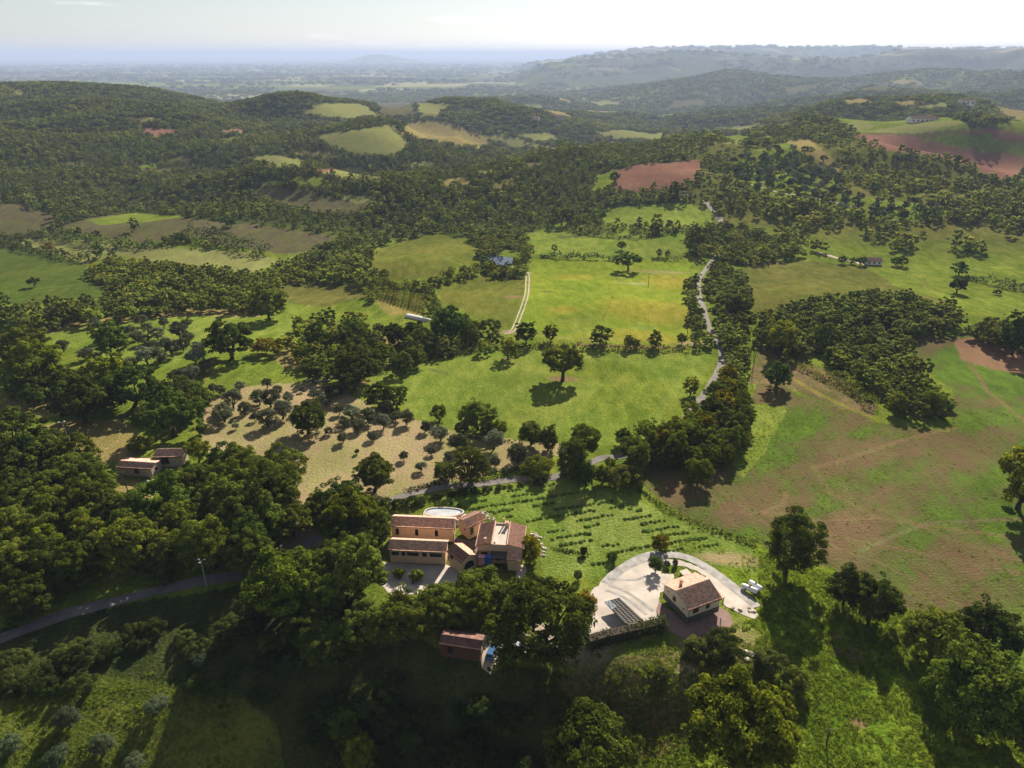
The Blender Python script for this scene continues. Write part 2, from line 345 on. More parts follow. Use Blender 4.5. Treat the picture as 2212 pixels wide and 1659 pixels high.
# spurs that run out across the valley: a gentle far flank, a steep wooded near one
for line, hh, ww in [([(-60, 262), (60, 258), (250, 255), (350, 266), (480, 272), (640, 270)], 26, 85), ([(-60, 330), (0, 335), (200, 345), (420, 335), (560, 318), (740, 322)], 26, 85), ([(480, 368), (600, 352), (760, 345), (860, 352)], 20, 65),
                     ([(-60, 420), (100, 425), (300, 415), (520, 398), (700, 402), (800, 418)], 18, 60), ([(820, 350), (900, 330), (980, 340), (1060, 370)], 26, 75), ([(870, 440), (960, 410), (1080, 385), (1180, 372), (1280, 345)], 20, 70),
                     ([(1000, 300), (1120, 330), (1250, 320), (1400, 312)], 20, 90), ([(640, 245), (760, 232), (900, 238), (1000, 262), (1100, 275)], 24, 120), ([(1500, 318), (1640, 308), (1760, 300)], 14, 70)]:
    l_ = np.array(line, float)
    wl2 = at(l_[:, 0], l_[:, 1])
    if np.hypot(*wl2.T).max() > 6000:
        continue
    m = np.nonzero((X > wl2[:, 0].min() - 300) & (X < wl2[:, 0].max() + 300) & (Y > wl2[:, 1].min() - 300) & (Y < wl2[:, 1].max() + 300))
    d = linedist(wl2, X[m], Y[m])
    G[m] += hh * np.exp(-(d / ww) ** 2)

# the far fields lie on slopes that tilt towards the viewer
TILT = np.zeros_like(G)
for key, poly in FIELDS:
    wp = wpoly(poly)
    dd_ = np.hypot(wp[:, 0], wp[:, 1])
    Dc = .5 * (dd_.min() + dd_.max())
    if 700 < Dc < 4200:
        c_ = wp.mean(0)
        Rr = min(max((dd_.max() - dd_.min()) * .55, np.ptp(wp[:, 0]) * .30, 45), 260)
        r2 = ((X - c_[0]) ** 2 + (Y - c_[1]) ** 2) / (Rr * 1.25) ** 2
        tl = (.12 * (DDg - Dc) + .03 * Rr) * np.exp(-r2)
        TILT = np.where(np.abs(tl) > np.abs(TILT), tl, TILT)
G += gsm(gsm(TILT, 5, 1), 8, 0)
pond_poly = at([1046, 1062, 1085, 1112, 1120, 1100, 1080, 1070, 1056], [552, 547, 549, 554, 566, 577, 582, 572, 564])
pc = pond_poly.mean(0)
pz = float(zf(*pc)) - .6
pad(pc[0], pc[1], float(np.hypot(*(pond_poly - pc).T).max()) * .85, pz - .4, 14)
pond_poly = np.array([flat(a_, b_, pz) for a_, b_ in zip([1052, 1064, 1085, 1106, 1112, 1097, 1084, 1072, 1060], [555, 551, 553, 557, 566, 573, 578, 571, 564])])
SLOPE = np.maximum.accumulate((G - CAM_H) / DDg, axis=1)      # the skyline so far, along each bearing

colA = np.zeros(X.shape + (3,))
colB = np.zeros(X.shape + (3,))
ISFIELD = []       # world outlines of open ground, for keeping the woods off it
jx = fbm(X / 14, Y / 14, 81, 2) * np.clip(DDg * .004, .5, 9)
jy = fbm(X / 14 + 50, Y / 14, 82, 2) * np.clip(DDg * .006, .5, 14)

def paint(m, key, amt=1.0):
    a, b = C[key]
    m3 = (m * amt)[..., None] if np.ndim(m) else m
    return np.array(a), np.array(b)

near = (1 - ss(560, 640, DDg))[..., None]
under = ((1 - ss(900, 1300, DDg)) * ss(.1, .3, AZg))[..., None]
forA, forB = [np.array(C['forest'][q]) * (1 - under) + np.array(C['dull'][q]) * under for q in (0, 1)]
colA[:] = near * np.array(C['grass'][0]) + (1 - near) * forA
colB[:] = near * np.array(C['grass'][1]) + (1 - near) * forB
# the plain: a patchwork of fields
cell = 430.0
gx, gy = np.floor(X / cell + .35 * fbm(X / 900, Y / 900, 5, 2)), np.floor(Y / (cell * 1.3) + .35 * fbm(X / 900 + 9, Y / 900, 6, 2))
hv = hash2(gx, gy, 77)
pf = ss(3800, 5200, DDg)
kinds = np.where(hv < .50, 0, np.where(hv < .70, 1, np.where(hv < .86, 2, 3)))
fl = 1 - ss(8, 60, np.abs(np.gradient(G, axis=1) / np.gradient(DDg, axis=1)) * 400)
for ki, key in enumerate(("plainf", "grass", "straw", "purple")):
    w_ = (kinds == ki) * pf * (fl if ki else 1)
    for col, q in ((colA, 0), (colB, 1)):
        col += w_[..., None] * (np.array(C[key][q]) - col)
cell2 = 165.0
gx2, gy2 = np.floor(X / cell2 + .5 * fbm(X / 240, Y / 240, 15, 2)), np.floor(Y / (cell2 * 1.25) + .5 * fbm(X / 240 + 9, Y / 240, 16, 2))
def patchwork(x, y):
    a_ = np.floor(x / cell2 + .5 * fbm(x / 240, y / 240, 15, 2)); b_ = np.floor(y / (cell2 * 1.25) + .5 * fbm(x / 240 + 9, y / 240, 16, 2))
    return hash2(a_, b_, 177), hash2(a_, b_, 178)
hv2, hk2 = patchwork(X, Y)
VALLEY = lambda x, y: ss(950, 1200, np.hypot(x, y)) * (1 - ss(4300, 5200, np.hypot(x, y))) * (.20 * ss(-.38, -.18, np.arctan2(x, y)))
vm = hv2 < VALLEY(X, Y)
for ki, key in enumerate(("pale", "grass", "olive", "purple", "lush")):
    sel = np.nonzero(vm & (np.floor(hk2 * 5) == ki))
    colA[sel], colB[sel] = C[key][0], C[key][1]
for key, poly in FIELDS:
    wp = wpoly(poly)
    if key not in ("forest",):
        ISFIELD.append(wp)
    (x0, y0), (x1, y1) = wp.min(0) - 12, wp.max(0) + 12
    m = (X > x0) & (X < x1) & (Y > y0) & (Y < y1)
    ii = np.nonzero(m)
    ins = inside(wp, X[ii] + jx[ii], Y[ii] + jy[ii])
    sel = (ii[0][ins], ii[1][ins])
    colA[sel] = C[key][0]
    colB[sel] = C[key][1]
def fade(sel, w_, key):
    colA[sel] += w_[:, None] * (np.array(C[key][0]) - colA[sel])
    colB[sel] += w_[:, None] * (np.array(C[key][1]) - colB[sel])
for key, wd, line, amt in TRACKS:
    L = np.array(line, float)
    tt = np.linspace(0, len(L) - 1, len(L) * 5)
    wl_ = at(np.interp(tt, range(len(L)), L[:, 0]), np.interp(tt, range(len(L)), L[:, 1]))
    m = np.nonzero((X > wl_[:, 0].min() - 4) & (X < wl_[:, 0].max() + 4) & (Y > wl_[:, 1].min() - 4) & (Y < wl_[:, 1].max() + 4) & (DDg < 700))
    d = linedist(wl_, X[m] + jx[m] * .6, Y[m] + jy[m] * .6)
    fade(m, amt * (1 - ss(wd * .5, wd * 1.5, d)), key)
for key, vx, vy, rx, ry in SPOTS:
    cx, cy = pt(vx, vy)
    m = np.nonzero((abs(X - cx) < rx * 2.2) & (abs(Y - cy) < ry * 2.2))
    d = np.hypot((X[m] - cx + jx[m]) / rx, (Y[m] - cy + jy[m]) / ry)
    fade(m, .85 * (1 - ss(.5, 1.35, d)), key)
# the stubble: bands of bare brown earth and of young green across the slope
sx, sy = X * math.cos(R(-38)) - Y * math.sin(R(-38)), X * math.sin(R(-38)) + Y * math.cos(R(-38))
sw = wpoly(FIELDS[[f[0] for f in FIELDS].index('stubble')][1])
mm = np.nonzero((X > 5) & (DDg < 420))
mm = tuple(q[inside(sw, X[mm], Y[mm])] for q in mm)
bd = fbm(sx[mm] / 26, sy[mm] / 11, 131, 4) + .5 * fbm(X[mm] / 45, Y[mm] / 45, 137, 2) + .10
gw, bw = ss(-.12, .45, bd), ss(-.10, .42, -bd)
for col, gq, bq in ((colA, (.062, .118, .016), (.160, .104, .060)), (colB, (.092, .150, .020), (.105, .090, .038))):
    keepm = (np.abs(col[mm] - np.array(C['stubble'][0 if col is colA else 1])).sum(-1) < .02)
    col[mm] += (keepm * gw * .85)[:, None] * (np.array(gq) - col[mm])
    col[mm] += (keepm * bw * .85)[:, None] * (np.array(bq) - col[mm])
# broad natural drifts of richer and drier growth
dr = fbm(X / 38, Y / 38, 91, 3)[..., None] * (1 - ss(700, 1200, DDg))[..., None]
colA *= 1 + .22 * dr
colB *= 1 + .22 * dr

def newmesh(name, V, F, mat=None, smooth=False):
    me = bpy.data.meshes.new(name)
    V = np.asarray(V, np.float32).reshape(-1, 3)
    if isinstance(F, np.ndarray) and F.ndim == 2:
        n, k = F.shape
        me.vertices.add(len(V))
        me.vertices.foreach_set("co", V.ravel())
        me.loops.add(n * k)
        me.loops.foreach_set("vertex_index", F.astype(np.int32).ravel())
        me.polygons.add(n)
        me.polygons.foreach_set("loop_start", np.arange(0, n * k, k, dtype=np.int32))
        me.polygons.foreach_set("loop_total", np.full(n, k, np.int32))
    else:
        me.from_pydata(V.tolist(), [], [list(f) for f in F])
    if smooth:
        me.polygons.foreach_set("use_smooth", np.ones(len(me.polygons), bool))
    if mat:
        me.materials.append(mat)
    me.update()
    return me

def link(name, me, parent=None, loc=None):
    o = bpy.data.objects.new(name, me)
    COL.objects.link(o)
    if parent is not None:
        o.parent = parent
    if loc is not None:
        o.location = loc
    return o

def empty(name, loc, rz=0.0):
    o = bpy.data.objects.new(name, None)
    COL.objects.link(o)
    o.location = loc
    o.rotation_euler = (0, 0, rz)
    return o

# ------------------------------------------------------------------ materials
def mat(name):
    m = bpy.data.materials.new(name)
    m.use_nodes = True
    n, l = m.node_tree.nodes, m.node_tree.links
    return m, n, l, n["Principled BSDF"]

def nd(n, t, **kw):
    q = n.new(t)
    for k, v in kw.items():
        setattr(q, k, v)
    return q

def plain(name, c, rough=.8, var=.12, scale=1.5, bump=0.0, metal=0.0, spec=.3):
    """weathered surface: its own colour with two sizes of mottling, and a little relief"""
    m, n, l, b = mat(name)
    t = nd(n, "ShaderNodeTexCoord")
    a = nd(n, "ShaderNodeTexNoise")
    a.inputs['Scale'].default_value, a.inputs['Detail'].default_value = scale, 6
    l.new(t.outputs['Object'], a.inputs['Vector'])
    r = nd(n, "ShaderNodeMapRange")
    r.inputs[1].default_value, r.inputs[2].default_value = .3, .7
    r.inputs[3].default_value, r.inputs[4].default_value = 1 - var, 1 + var
    l.new(a.outputs[0], r.inputs[0])
    x = nd(n, "ShaderNodeVectorMath", operation='SCALE')
    x.inputs[0].default_value = c
    l.new(r.outputs[0], x.inputs['Scale'])
    l.new(x.outputs[0], b.inputs['Base Color'])
    b.inputs['Roughness'].default_value = rough
    b.inputs['Metallic'].default_value = metal
    b.inputs['Specular IOR Level'].default_value = spec
    if bump:
        u = nd(n, "ShaderNodeBump")
        u.inputs['Strength'].default_value = bump
        u.inputs['Distance'].default_value = .05
        l.new(a.outputs[0], u.inputs['Height'])
        l.new(u.outputs[0], b.inputs['Normal'])
    return m

def ground_mat():
    m, n, l, b = mat("grass_and_soil")
    n.remove(b)
    out = n["Material Output"]
    A, B = nd(n, "ShaderNodeAttribute", attribute_name="col_a"), nd(n, "ShaderNodeAttribute", attribute_name="col_b")
    g = nd(n, "ShaderNodeNewGeometry")
    def noise(s, d, stretch=None, rough=.6):
        q = nd(n, "ShaderNodeTexNoise")
        q.inputs['Scale'].default_value, q.inputs['Detail'].default_value, q.inputs['Roughness'].default_value = s, d, rough
        if stretch:
            mpp = nd(n, "ShaderNodeMapping")
            mpp.inputs['Scale'].default_value, mpp.inputs['Rotation'].default_value = stretch[0], (0, 0, stretch[1])
            l.new(g.outputs['Position'], mpp.inputs[0])
            l.new(mpp.outputs[0], q.inputs['Vector'])
        else:
            l.new(g.outputs['Position'], q.inputs['Vector'])
        return q
    big, mid, fine, rows = noise(.035, 5), noise(.22, 5, ((1, .45, 1), R(-35))), noise(1.5, 3), noise(.9, 2, ((1, .16, 1), R(40)))
    def mth(op, a, c_):
        q = nd(n, "ShaderNodeMath", operation=op)
        for i, v in ((0, a), (1, c_)):
            if isinstance(v, (int, float)):
                q.inputs[i].default_value = v
            else:
                l.new(v, q.inputs[i])
        return q.outputs[0]
    s1 = mth('ADD', mth('MULTIPLY', big.outputs[0], .40), mth('MULTIPLY', mid.outputs[0], .34))
    s2 = mth('ADD', s1, mth('ADD', mth('MULTIPLY', fine.outputs[0], .42), mth('MULTIPLY', rows.outputs[0], .14)))
    f = nd(n, "ShaderNodeMapRange", interpolation_type='SMOOTHSTEP')
    f.inputs[1].default_value, f.inputs[2].default_value = .55, .76
    l.new(s2, f.inputs[0])
    mx = nd(n, "ShaderNodeMixRGB")
    l.new(f.outputs[0], mx.inputs[0]); l.new(A.outputs['Color'], mx.inputs[1]); l.new(B.outputs['Color'], mx.inputs[2])
    v = nd(n, "ShaderNodeMapRange")
    v.inputs[1].default_value, v.inputs[2].default_value, v.inputs[3].default_value, v.inputs[4].default_value = .3, .7, .62, 1.38
    l.new(mth('ADD', mth('MULTIPLY', fine.outputs[0], .55), mth('MULTIPLY', mid.outputs[0], .45)), v.inputs[0])
    cc = nd(n, "ShaderNodeVectorMath", operation='SCALE')
    l.new(mx.outputs[0], cc.inputs[0]); l.new(v.outputs[0], cc.inputs['Scale'])
    bp = nd(n, "ShaderNodeBump")
    bp.inputs['Strength'].default_value, bp.inputs['Distance'].default_value = .75, .55
    l.new(mth('ADD', fine.outputs[0], mth('MULTIPLY', rows.outputs[0], .5)), bp.inputs['Height'])
    d = nd(n, "ShaderNodeBsdfDiffuse")
    l.new(cc.outputs[0], d.inputs[0]); l.new(bp.outputs[0], d.inputs['Normal'])
    l.new(d.outputs[0], out.inputs[0])
    return m

def leaf_mat(name, dark, light, trans=.38, var=.05, region=False):
    m, n, l, b = mat(name)
    n.remove(b)
    out = n["Material Output"]
    tone = nd(n, "ShaderNodeAttribute", attribute_name="tone")
    oi = nd(n, "ShaderNodeObjectInfo")
    mx = nd(n, "ShaderNodeMixRGB")
    mx.inputs[1].default_value, mx.inputs[2].default_value = dark + (1,), light + (1,)
    l.new(tone.outputs['Fac'], mx.inputs[0])
    mul = nd(n, "ShaderNodeMixRGB", blend_type='MULTIPLY')
    mul.inputs[0].default_value = 1
    l.new(mx.outputs[0], mul.inputs[1]); l.new(oi.outputs['Color'], mul.inputs[2])
    hs = nd(n, "ShaderNodeHueSaturation")
    r1 = nd(n, "ShaderNodeMapRange")
    r1.inputs[3].default_value, r1.inputs[4].default_value = .5 - var, .5 + var * .55
    l.new(oi.outputs['Random'], r1.inputs[0]); l.new(r1.outputs[0], hs.inputs['Hue'])
    w2 = nd(n, "ShaderNodeTexWhiteNoise", noise_dimensions='1D')
    l.new(oi.outputs['Random'], w2.inputs['W'])
    r2 = nd(n, "ShaderNodeMapRange")
    r2.inputs[3].default_value, r2.inputs[4].default_value = .62, 1.40
    l.new(w2.outputs[0], r2.inputs[0]); l.new(r2.outputs[0], hs.inputs['Value'])
    if region:
        ra = nd(n, "ShaderNodeAttribute", attribute_type='INSTANCER', attribute_name="region")
        rm = nd(n, "ShaderNodeMixRGB", blend_type='MULTIPLY')
        rc = nd(n, "ShaderNodeValToRGB")
        for pos, c_ in ((0.0, (1, 1, 1, 1)), (.05, (.70, .86, .95, 1)), (.5, (1.0, 1.0, .95, 1)), (1.0, (1.32, 1.24, .84, 1))):
            e = rc.color_ramp.elements.new(pos) if 0 < pos < 1 else rc.color_ramp.elements[int(pos)]
            e.color = c_
        rm.inputs[0].default_value = 1
        l.new(ra.outputs['Fac'], rc.inputs[0]); l.new(mul.outputs[0], rm.inputs[1]); l.new(rc.outputs[0], rm.inputs[2]); l.new(rm.outputs[0], hs.inputs['Color'])
    else:
        l.new(mul.outputs[0], hs.inputs['Color'])
    d, t = nd(n, "ShaderNodeBsdfDiffuse"), nd(n, "ShaderNodeBsdfTranslucent")
    l.new(hs.outputs[0], d.inputs[0]); l.new(hs.outputs[0], t.inputs[0])
    ms = nd(n, "ShaderNodeMixShader")
    ms.inputs[0].default_value = trans
    l.new(d.outputs[0], ms.inputs[1]); l.new(t.outputs[0], ms.inputs[2])
    l.new(ms.outputs[0], out.inputs[0])
    return m

M = dict(
    ground=ground_mat(), leaf=leaf_mat("oak_leaves", (.028, .046, .008), (.200, .250, .034), .40, .022), olive=leaf_mat("olive_leaves", (.062, .075, .036), (.170, .185, .090), .32, .015),
    tarp=plain("blue_grey_tarpaulin", (.09, .12, .16), .6, .2, 2), blade=leaf_mat("grass_blades", (.090, .160, .012), (.240, .290, .030), .62, .01), far=leaf_mat("wood_leaves", (.046, .072, .016), (.320, .375, .078), .48, .025, True), shrub=leaf_mat("shrub_leaves", (.045, .065, .014), (.165, .185, .040), .45, .025),
    bark=plain("bark", (.055, .042, .03), .95, .3, 3, .4), grey=plain("lane_gravel", (.17, .152, .138), .95, .28, .35, .3), grey2=plain("worn_grey_gravel", (.33, .315, .30), .95, .3, .6, .3), drive=plain("white_gravel", (.50, .44, .385), .95, .22, .25, .3),
    rut=plain("bare_earth_ruts", (.36, .30, .22), .95, .2, .4, .2), plaster=plain("peach_plaster", (.66, .45, .30), .9, .07, .8), cream=plain("cream_plaster", (.60, .52, .40), .9, .07, .8), white=plain("white_paint", (.75, .74, .70), .7, .06, 1.5),
    tile=plain("terracotta_tiles", (.58, .34, .24), .9, .42, 1.7, .2), tile_pale=plain("pale_tiles", (.52, .31, .24), .9, .35, 1.6, .2), tile_dark=plain("dark_brown_tiles", (.26, .135, .10), .9, .35, 1.7, .2), ridge=plain("pale_ridge_tiles", (.60, .42, .30), .9, .25, 2),  # tile_pale: second tile tone, for back slopes, sheds and far roofs
    wood=plain("dark_brown_wood", (.075, .035, .02), .7, .25, 3), pane=plain("dark_glass", (.012, .014, .016), .12, .1, 1, 0, 0, .6), stone=plain("pale_stone", (.50, .44, .37), .95, .3, 2, .5), paving=plain("terrace_paving", (.55, .47, .40), .9, .15, .8), patio=plain("brown_patio_paving", (.24, .155, .135), .9, .15, .8),
    asphalt=plain("grey_asphalt", (.15, .145, .15), .95, .2, .5, .2), metal=plain("galvanised_metal", (.45, .46, .47), .45, .1, 2, 0, .6), tank=plain("white_tank_paint", (.74, .75, .77), .35, .05, 1), rust=plain("rusty_sheet_metal", (.15, .075, .06), .6, .4, .9), blue=plain("blue_cloth", (.03, .12, .42), .8, .2, 2), pink=plain("pink_cloth", (.60, .30, .32), .8, .2, 2),
    water=plain("pool_water", (.06, .16, .25), .08, .1, .5, 0, 0, .6), liner=plain("pool_cover", (.40, .42, .45), .55, .25, .35), pond=plain("pond_water", (.012, .03, .055), .10, .1, .35, .25, 0, .8), red=plain("red_paint", (.45, .03, .02), .3, .05, 2), dkgrey=plain("dark_slats", (.085, .08, .075), .85, .3, 2), rubber=plain("black_rubber", (.02, .02, .02), .8, .1, 3), sheet=plain("white_sheeting", (.55, .54, .52), .6, .08, .5),
    carblue=plain("blue_car_paint", (.04, .12, .30), .25, .05, 2), cargrey=plain("silver_car_paint", (.45, .46, .48), .25, .05, 2), magenta=plain("magenta_cloth", (.45, .03, .14), .7, .1, 2), pebble=plain("dry_stone", (.42, .36, .29), .95, .35, 3, .4), reed=plain("dry_reeds", (.36, .27, .09), .9, .3, 2))

# ------------------------------------------------------------------ the ground, one sheet to the horizon
na = len(AZ)
idx = np.arange(na * ND).reshape(na, ND)
F = np.stack([idx[:-1, :-1], idx[1:, :-1], idx[1:, 1:], idx[:-1, 1:]], -1).reshape(-1, 4)
me = newmesh("ground", np.stack([X, Y, G], -1), F, M['ground'], True)
for nm, col in (("col_a", colA), ("col_b", colB)):
    at_ = me.attributes.new(nm, 'FLOAT_COLOR', 'POINT')
    at_.data.foreach_set("color", np.concatenate([np.clip(col, 0, 1), np.ones(col.shape[:2] + (1,))], -1).astype(np.float32).ravel())
tag(link("ground", me), kind="structure")
#SECTION_ROADS
# ------------------------------------------------------------------ roads, drive, yards: sheets laid on the ground
def spline(p, step):
    p = np.asarray(p, float)
    q = np.vstack([2 * p[0] - p[1], p, 2 * p[-1] - p[-2]])
    out = []
    for i in range(1, len(q) - 2):
        n = max(2, int(np.hypot(*(q[i + 1] - q[i])) / step))
        t = np.linspace(0, 1, n, endpoint=False)[:, None]
        out.append(.5 * (2 * q[i] + (q[i + 1] - q[i - 1]) * t + (2 * q[i - 1] - 5 * q[i] + 4 * q[i + 1] - q[i + 2]) * t ** 2 + (3 * q[i] - q[i - 1] - 3 * q[i + 1] + q[i + 2]) * t ** 3))
    out.append(q[-2][None])
    return np.vstack(out)

def strip(name, line, width, lift, m, cross=4):
    L = np.array(line, float)
    p = spline(at(L[:, 0], L[:, 1]), 1.2)
    t = np.gradient(p, axis=0)
    t /= np.hypot(t[:, 0], t[:, 1])[:, None] + 1e-9
    nrm = np.stack([-t[:, 1], t[:, 0]], 1)
    wv = width * (1 + .16 * vnoise(np.arange(len(p)) * .21, p[:, 0] * 0, 5))
    V = []
    for k in np.linspace(-.5, .5, cross):
        q = p + nrm * (wv * k)[:, None]
        V.append(np.column_stack([q, zf(q[:, 0], q[:, 1]) + lift]))
    V = np.stack(V, 1)
    n = len(p)
    ix = np.arange(n * cross).reshape(n, cross)
    F = np.stack([ix[:-1, :-1], ix[:-1, 1:], ix[1:, 1:], ix[1:, :-1]], -1).reshape(-1, 4)[:, ::-1]
    return link(name, newmesh(name, V.reshape(-1, 3), F, m, True))

from mathutils.geometry import delaunay_2d_cdt
def sheet(name, poly, m, lift=.06, step=1.0, z=None):
    """a surface cut to an outline and laid on the ground"""
    poly = np.asarray(poly, float)
    b = []
    for a_, c_ in zip(poly, np.roll(poly, -1, axis=0)):
        n = max(1, int(np.hypot(*(c_ - a_)) / step))
        b += [a_ + (c_ - a_) * i / n for i in range(n)]
    b = np.array(b)
    if z is None:
        b += np.column_stack([vnoise(b[:, 0] * .9, b[:, 1] * .9, 3), vnoise(b[:, 0] * .9, b[:, 1] * .9, 4)]) * min(.35, step * .35)
    gx_, gy_ = np.meshgrid(np.arange(b[:, 0].min(), b[:, 0].max(), step), np.arange(b[:, 1].min(), b[:, 1].max(), step))
    g = np.column_stack([gx_.ravel(), gy_.ravel()])
    k = inside(b, g[:, 0], g[:, 1])
    k[k] = linedist(np.vstack([b, b[:1]]), g[k, 0], g[k, 1]) > step * .4
    pts = [Vector(q) for q in np.vstack([b, g[k]])]
    e = [(i, (i + 1) % len(b)) for i in range(len(b))]
    vo, eo, fo, *_ = delaunay_2d_cdt(pts, e, [], 1, 1e-4)
    v2 = np.array([[q.x, q.y] for q in vo])
    zz = zf(v2[:, 0], v2[:, 1]) + lift if z is None else np.full(len(v2), z)
    fo = [f if (v2[f[1]][0] - v2[f[0]][0]) * (v2[f[2]][1] - v2[f[0]][1]) - (v2[f[2]][0] - v2[f[0]][0]) * (v2[f[1]][1] - v2[f[0]][1]) > 0 else f[::-1] for f in map(list, fo)]
    return tag(link(name, newmesh(name, np.column_stack([v2, zz]), fo, m, True)), kind="structure")

c3 = lambda ox, oy, s: (lambda X_, Y_: ((ox + np.asarray(X_, float) / s) * .73733, (oy + np.asarray(Y_, float) / s) * .73733))
v5, v4, v6 = c3(1700, 1580, 4.022), c3(1100, 1440, 4.424), c3(200, 1200, 4.424)
def fl5(pts, z=0.0): return np.array([flat(*v5(*p), z) for p in pts])
def fl4(pts, z=0.0): return np.array([flat(*v4(*p), z) for p in pts])

for nm, ln, wd, mt in [
    ("lane", [(840, 1082), (890, 1066), (960, 1052), (1040, 1046), (1110, 1036), (1190, 1032), (1250, 1012), (1300, 990), (1345, 985), (1410, 955), (1460, 925), (1500, 880), (1535, 830), (1558, 785), (1555, 745), (1535, 715), (1520, 670), (1510, 630), (1512, 600), (1535, 568), (1560, 540)], 2.9, 'grey'),
    ("lane", [(1560, 500), (1556, 475), (1540, 455), (1522, 432)], 4.2, 'grey'),
    ("lane", [(-30, 1392), (70, 1355), (150, 1325), (300, 1286), (420, 1258), (540, 1238), (600, 1210), (640, 1185), (690, 1160)], 3.3, 'asphalt'),
    ("farm_track", [(1090, 722), (1105, 712), (1119, 680), (1133, 640), (1136, 610), (1136, 596), (1126, 586), (1100, 579)], .75, 'rut'),
    ("farm_track", [(1098, 722), (1113, 712), (1127, 680), (1140, 642), (1143, 610), (1142, 592), (1128, 580), (1100, 575)], .7, 'rut'),
    ("lane", [(1765, 545), (1800, 555), (1840, 565), (1870, 572)], 3.5, 'rut'), ("lane", [(-20, 735), (40, 718), (120, 697), (220, 686)], 2.0, 'rut'),
    ("lane", [(1620, 398), (1680, 415), (1760, 428), (1860, 450)], 2.0, 'rut')]:
    tag(strip(nm, ln, wd, .10, M[mt]), kind="structure")

sheet("driveway", fl5([(60, 1120), (110, 900), (120, 560), (250, 430), (480, 280), (700, 190), (830, 152), (1000, 147), (1200, 167), (1400, 232), (1600, 352), (1800, 502), (2000, 652), (2130, 790), (2080, 850), (1930, 800), (1740, 720), (1640, 560), (1500, 430), (1490, 345), (1380, 292), (1250, 238), (1120, 217), (970, 217), (955, 330), (1110, 330), (1120, 430), (940, 560), (930, 700), (900, 770), (935, 890), (870, 890), (755, 965), (420, 1045), (250, 1085)]), M['drive'], .07)
tag(strip("driveway", np.array([v5(*q) for q in [(300, 520), (420, 400), (600, 285), (820, 195), (1000, 180), (1180, 195), (1360, 260), (1560, 380), (1760, 530), (1960, 690), (2080, 800)]]), 2.6, .10, M['grey2']), kind="structure")
for ln_ in ([(330, 545), (480, 590), (650, 690), (860, 850)], [(300, 600), (440, 650), (600, 745), (780, 890)], [(260, 500), (420, 470), (640, 480), (800, 430)]):
    tag(strip("driveway", np.array([v5(*q) for q in ln_]), .75, .10, M['grey2']), kind="structure")
pp = fl5([(280, 742), (460, 690), (752, 962), (522, 1006)])
V, Fq = [], []
for i in range(16):
    for j in range(5):
        for u_, w_ in ((i + .07, j + .09), (i + .07, j + .91), (i + .93, j + .91), (i + .93, j + .09)):
            u2, w2 = u_ / 16, w_ / 5
            V.append([*((pp[0] * (1 - w2) + pp[1] * w2) * (1 - u2) + (pp[3] * (1 - w2) + pp[2] * w2) * u2), .17])
        n0 = len(V) - 4
        V += [[v[0], v[1], .0] for v in V[n0:]]
        Fq += [[n0, n0 + 1, n0 + 2, n0 + 3], [n0, n0 + 4, n0 + 5, n0 + 1], [n0 + 1, n0 + 5, n0 + 6, n0 + 2], [n0 + 2, n0 + 6, n0 + 7, n0 + 3], [n0 + 3, n0 + 7, n0 + 4, n0]]
tag(link("parking_pad", newmesh("parking_pad", V, np.array(Fq)[:, ::-1], M['dkgrey'])), kind="structure")
sheet("patio", fl5([(935, 660), (900, 775), (1045, 1005), (1240, 1100), (1500, 1090), (1700, 1000), (1830, 930), (1735, 760), (1600, 690), (1270, 920)]), M['patio'], .10)
sheet("forecourt", fl4([(90, 850), (930, 870), (1120, 1000), (1000, 1160), (520, 1260), (180, 1290), (60, 1120)]), M['drive'], .06)
sheet("courtyard", fl4([(1010, 520), (1230, 560), (1420, 500), (1420, 700), (1320, 880), (1180, 760), (960, 700)]), M['patio'], .09)
sheet("pool_terrace", fl4([(620, 190), (1160, 215), (1240, 270), (1080, 360), (600, 340)]), M['paving'], .08)
sheet("yard", np.array([flat(1036, 1368), flat(1075, 1345), flat(1180, 1335), flat(1268, 1352), flat(1264, 1390), flat(1200, 1402), flat(1130, 1405), flat(1072, 1420), flat(1060, 1438), flat(1042, 1430)]), M['rut'], .07)
sheet("villa_path", fl4([(1840, 860), (1930, 880), (1950, 960), (1900, 1060), (1840, 1200), (1760, 1260), (1700, 1240), (1800, 1100), (1820, 960)]), M['paving'], .08)
sheet("pond", pond_poly, M['pond'], z=pz, step=4)

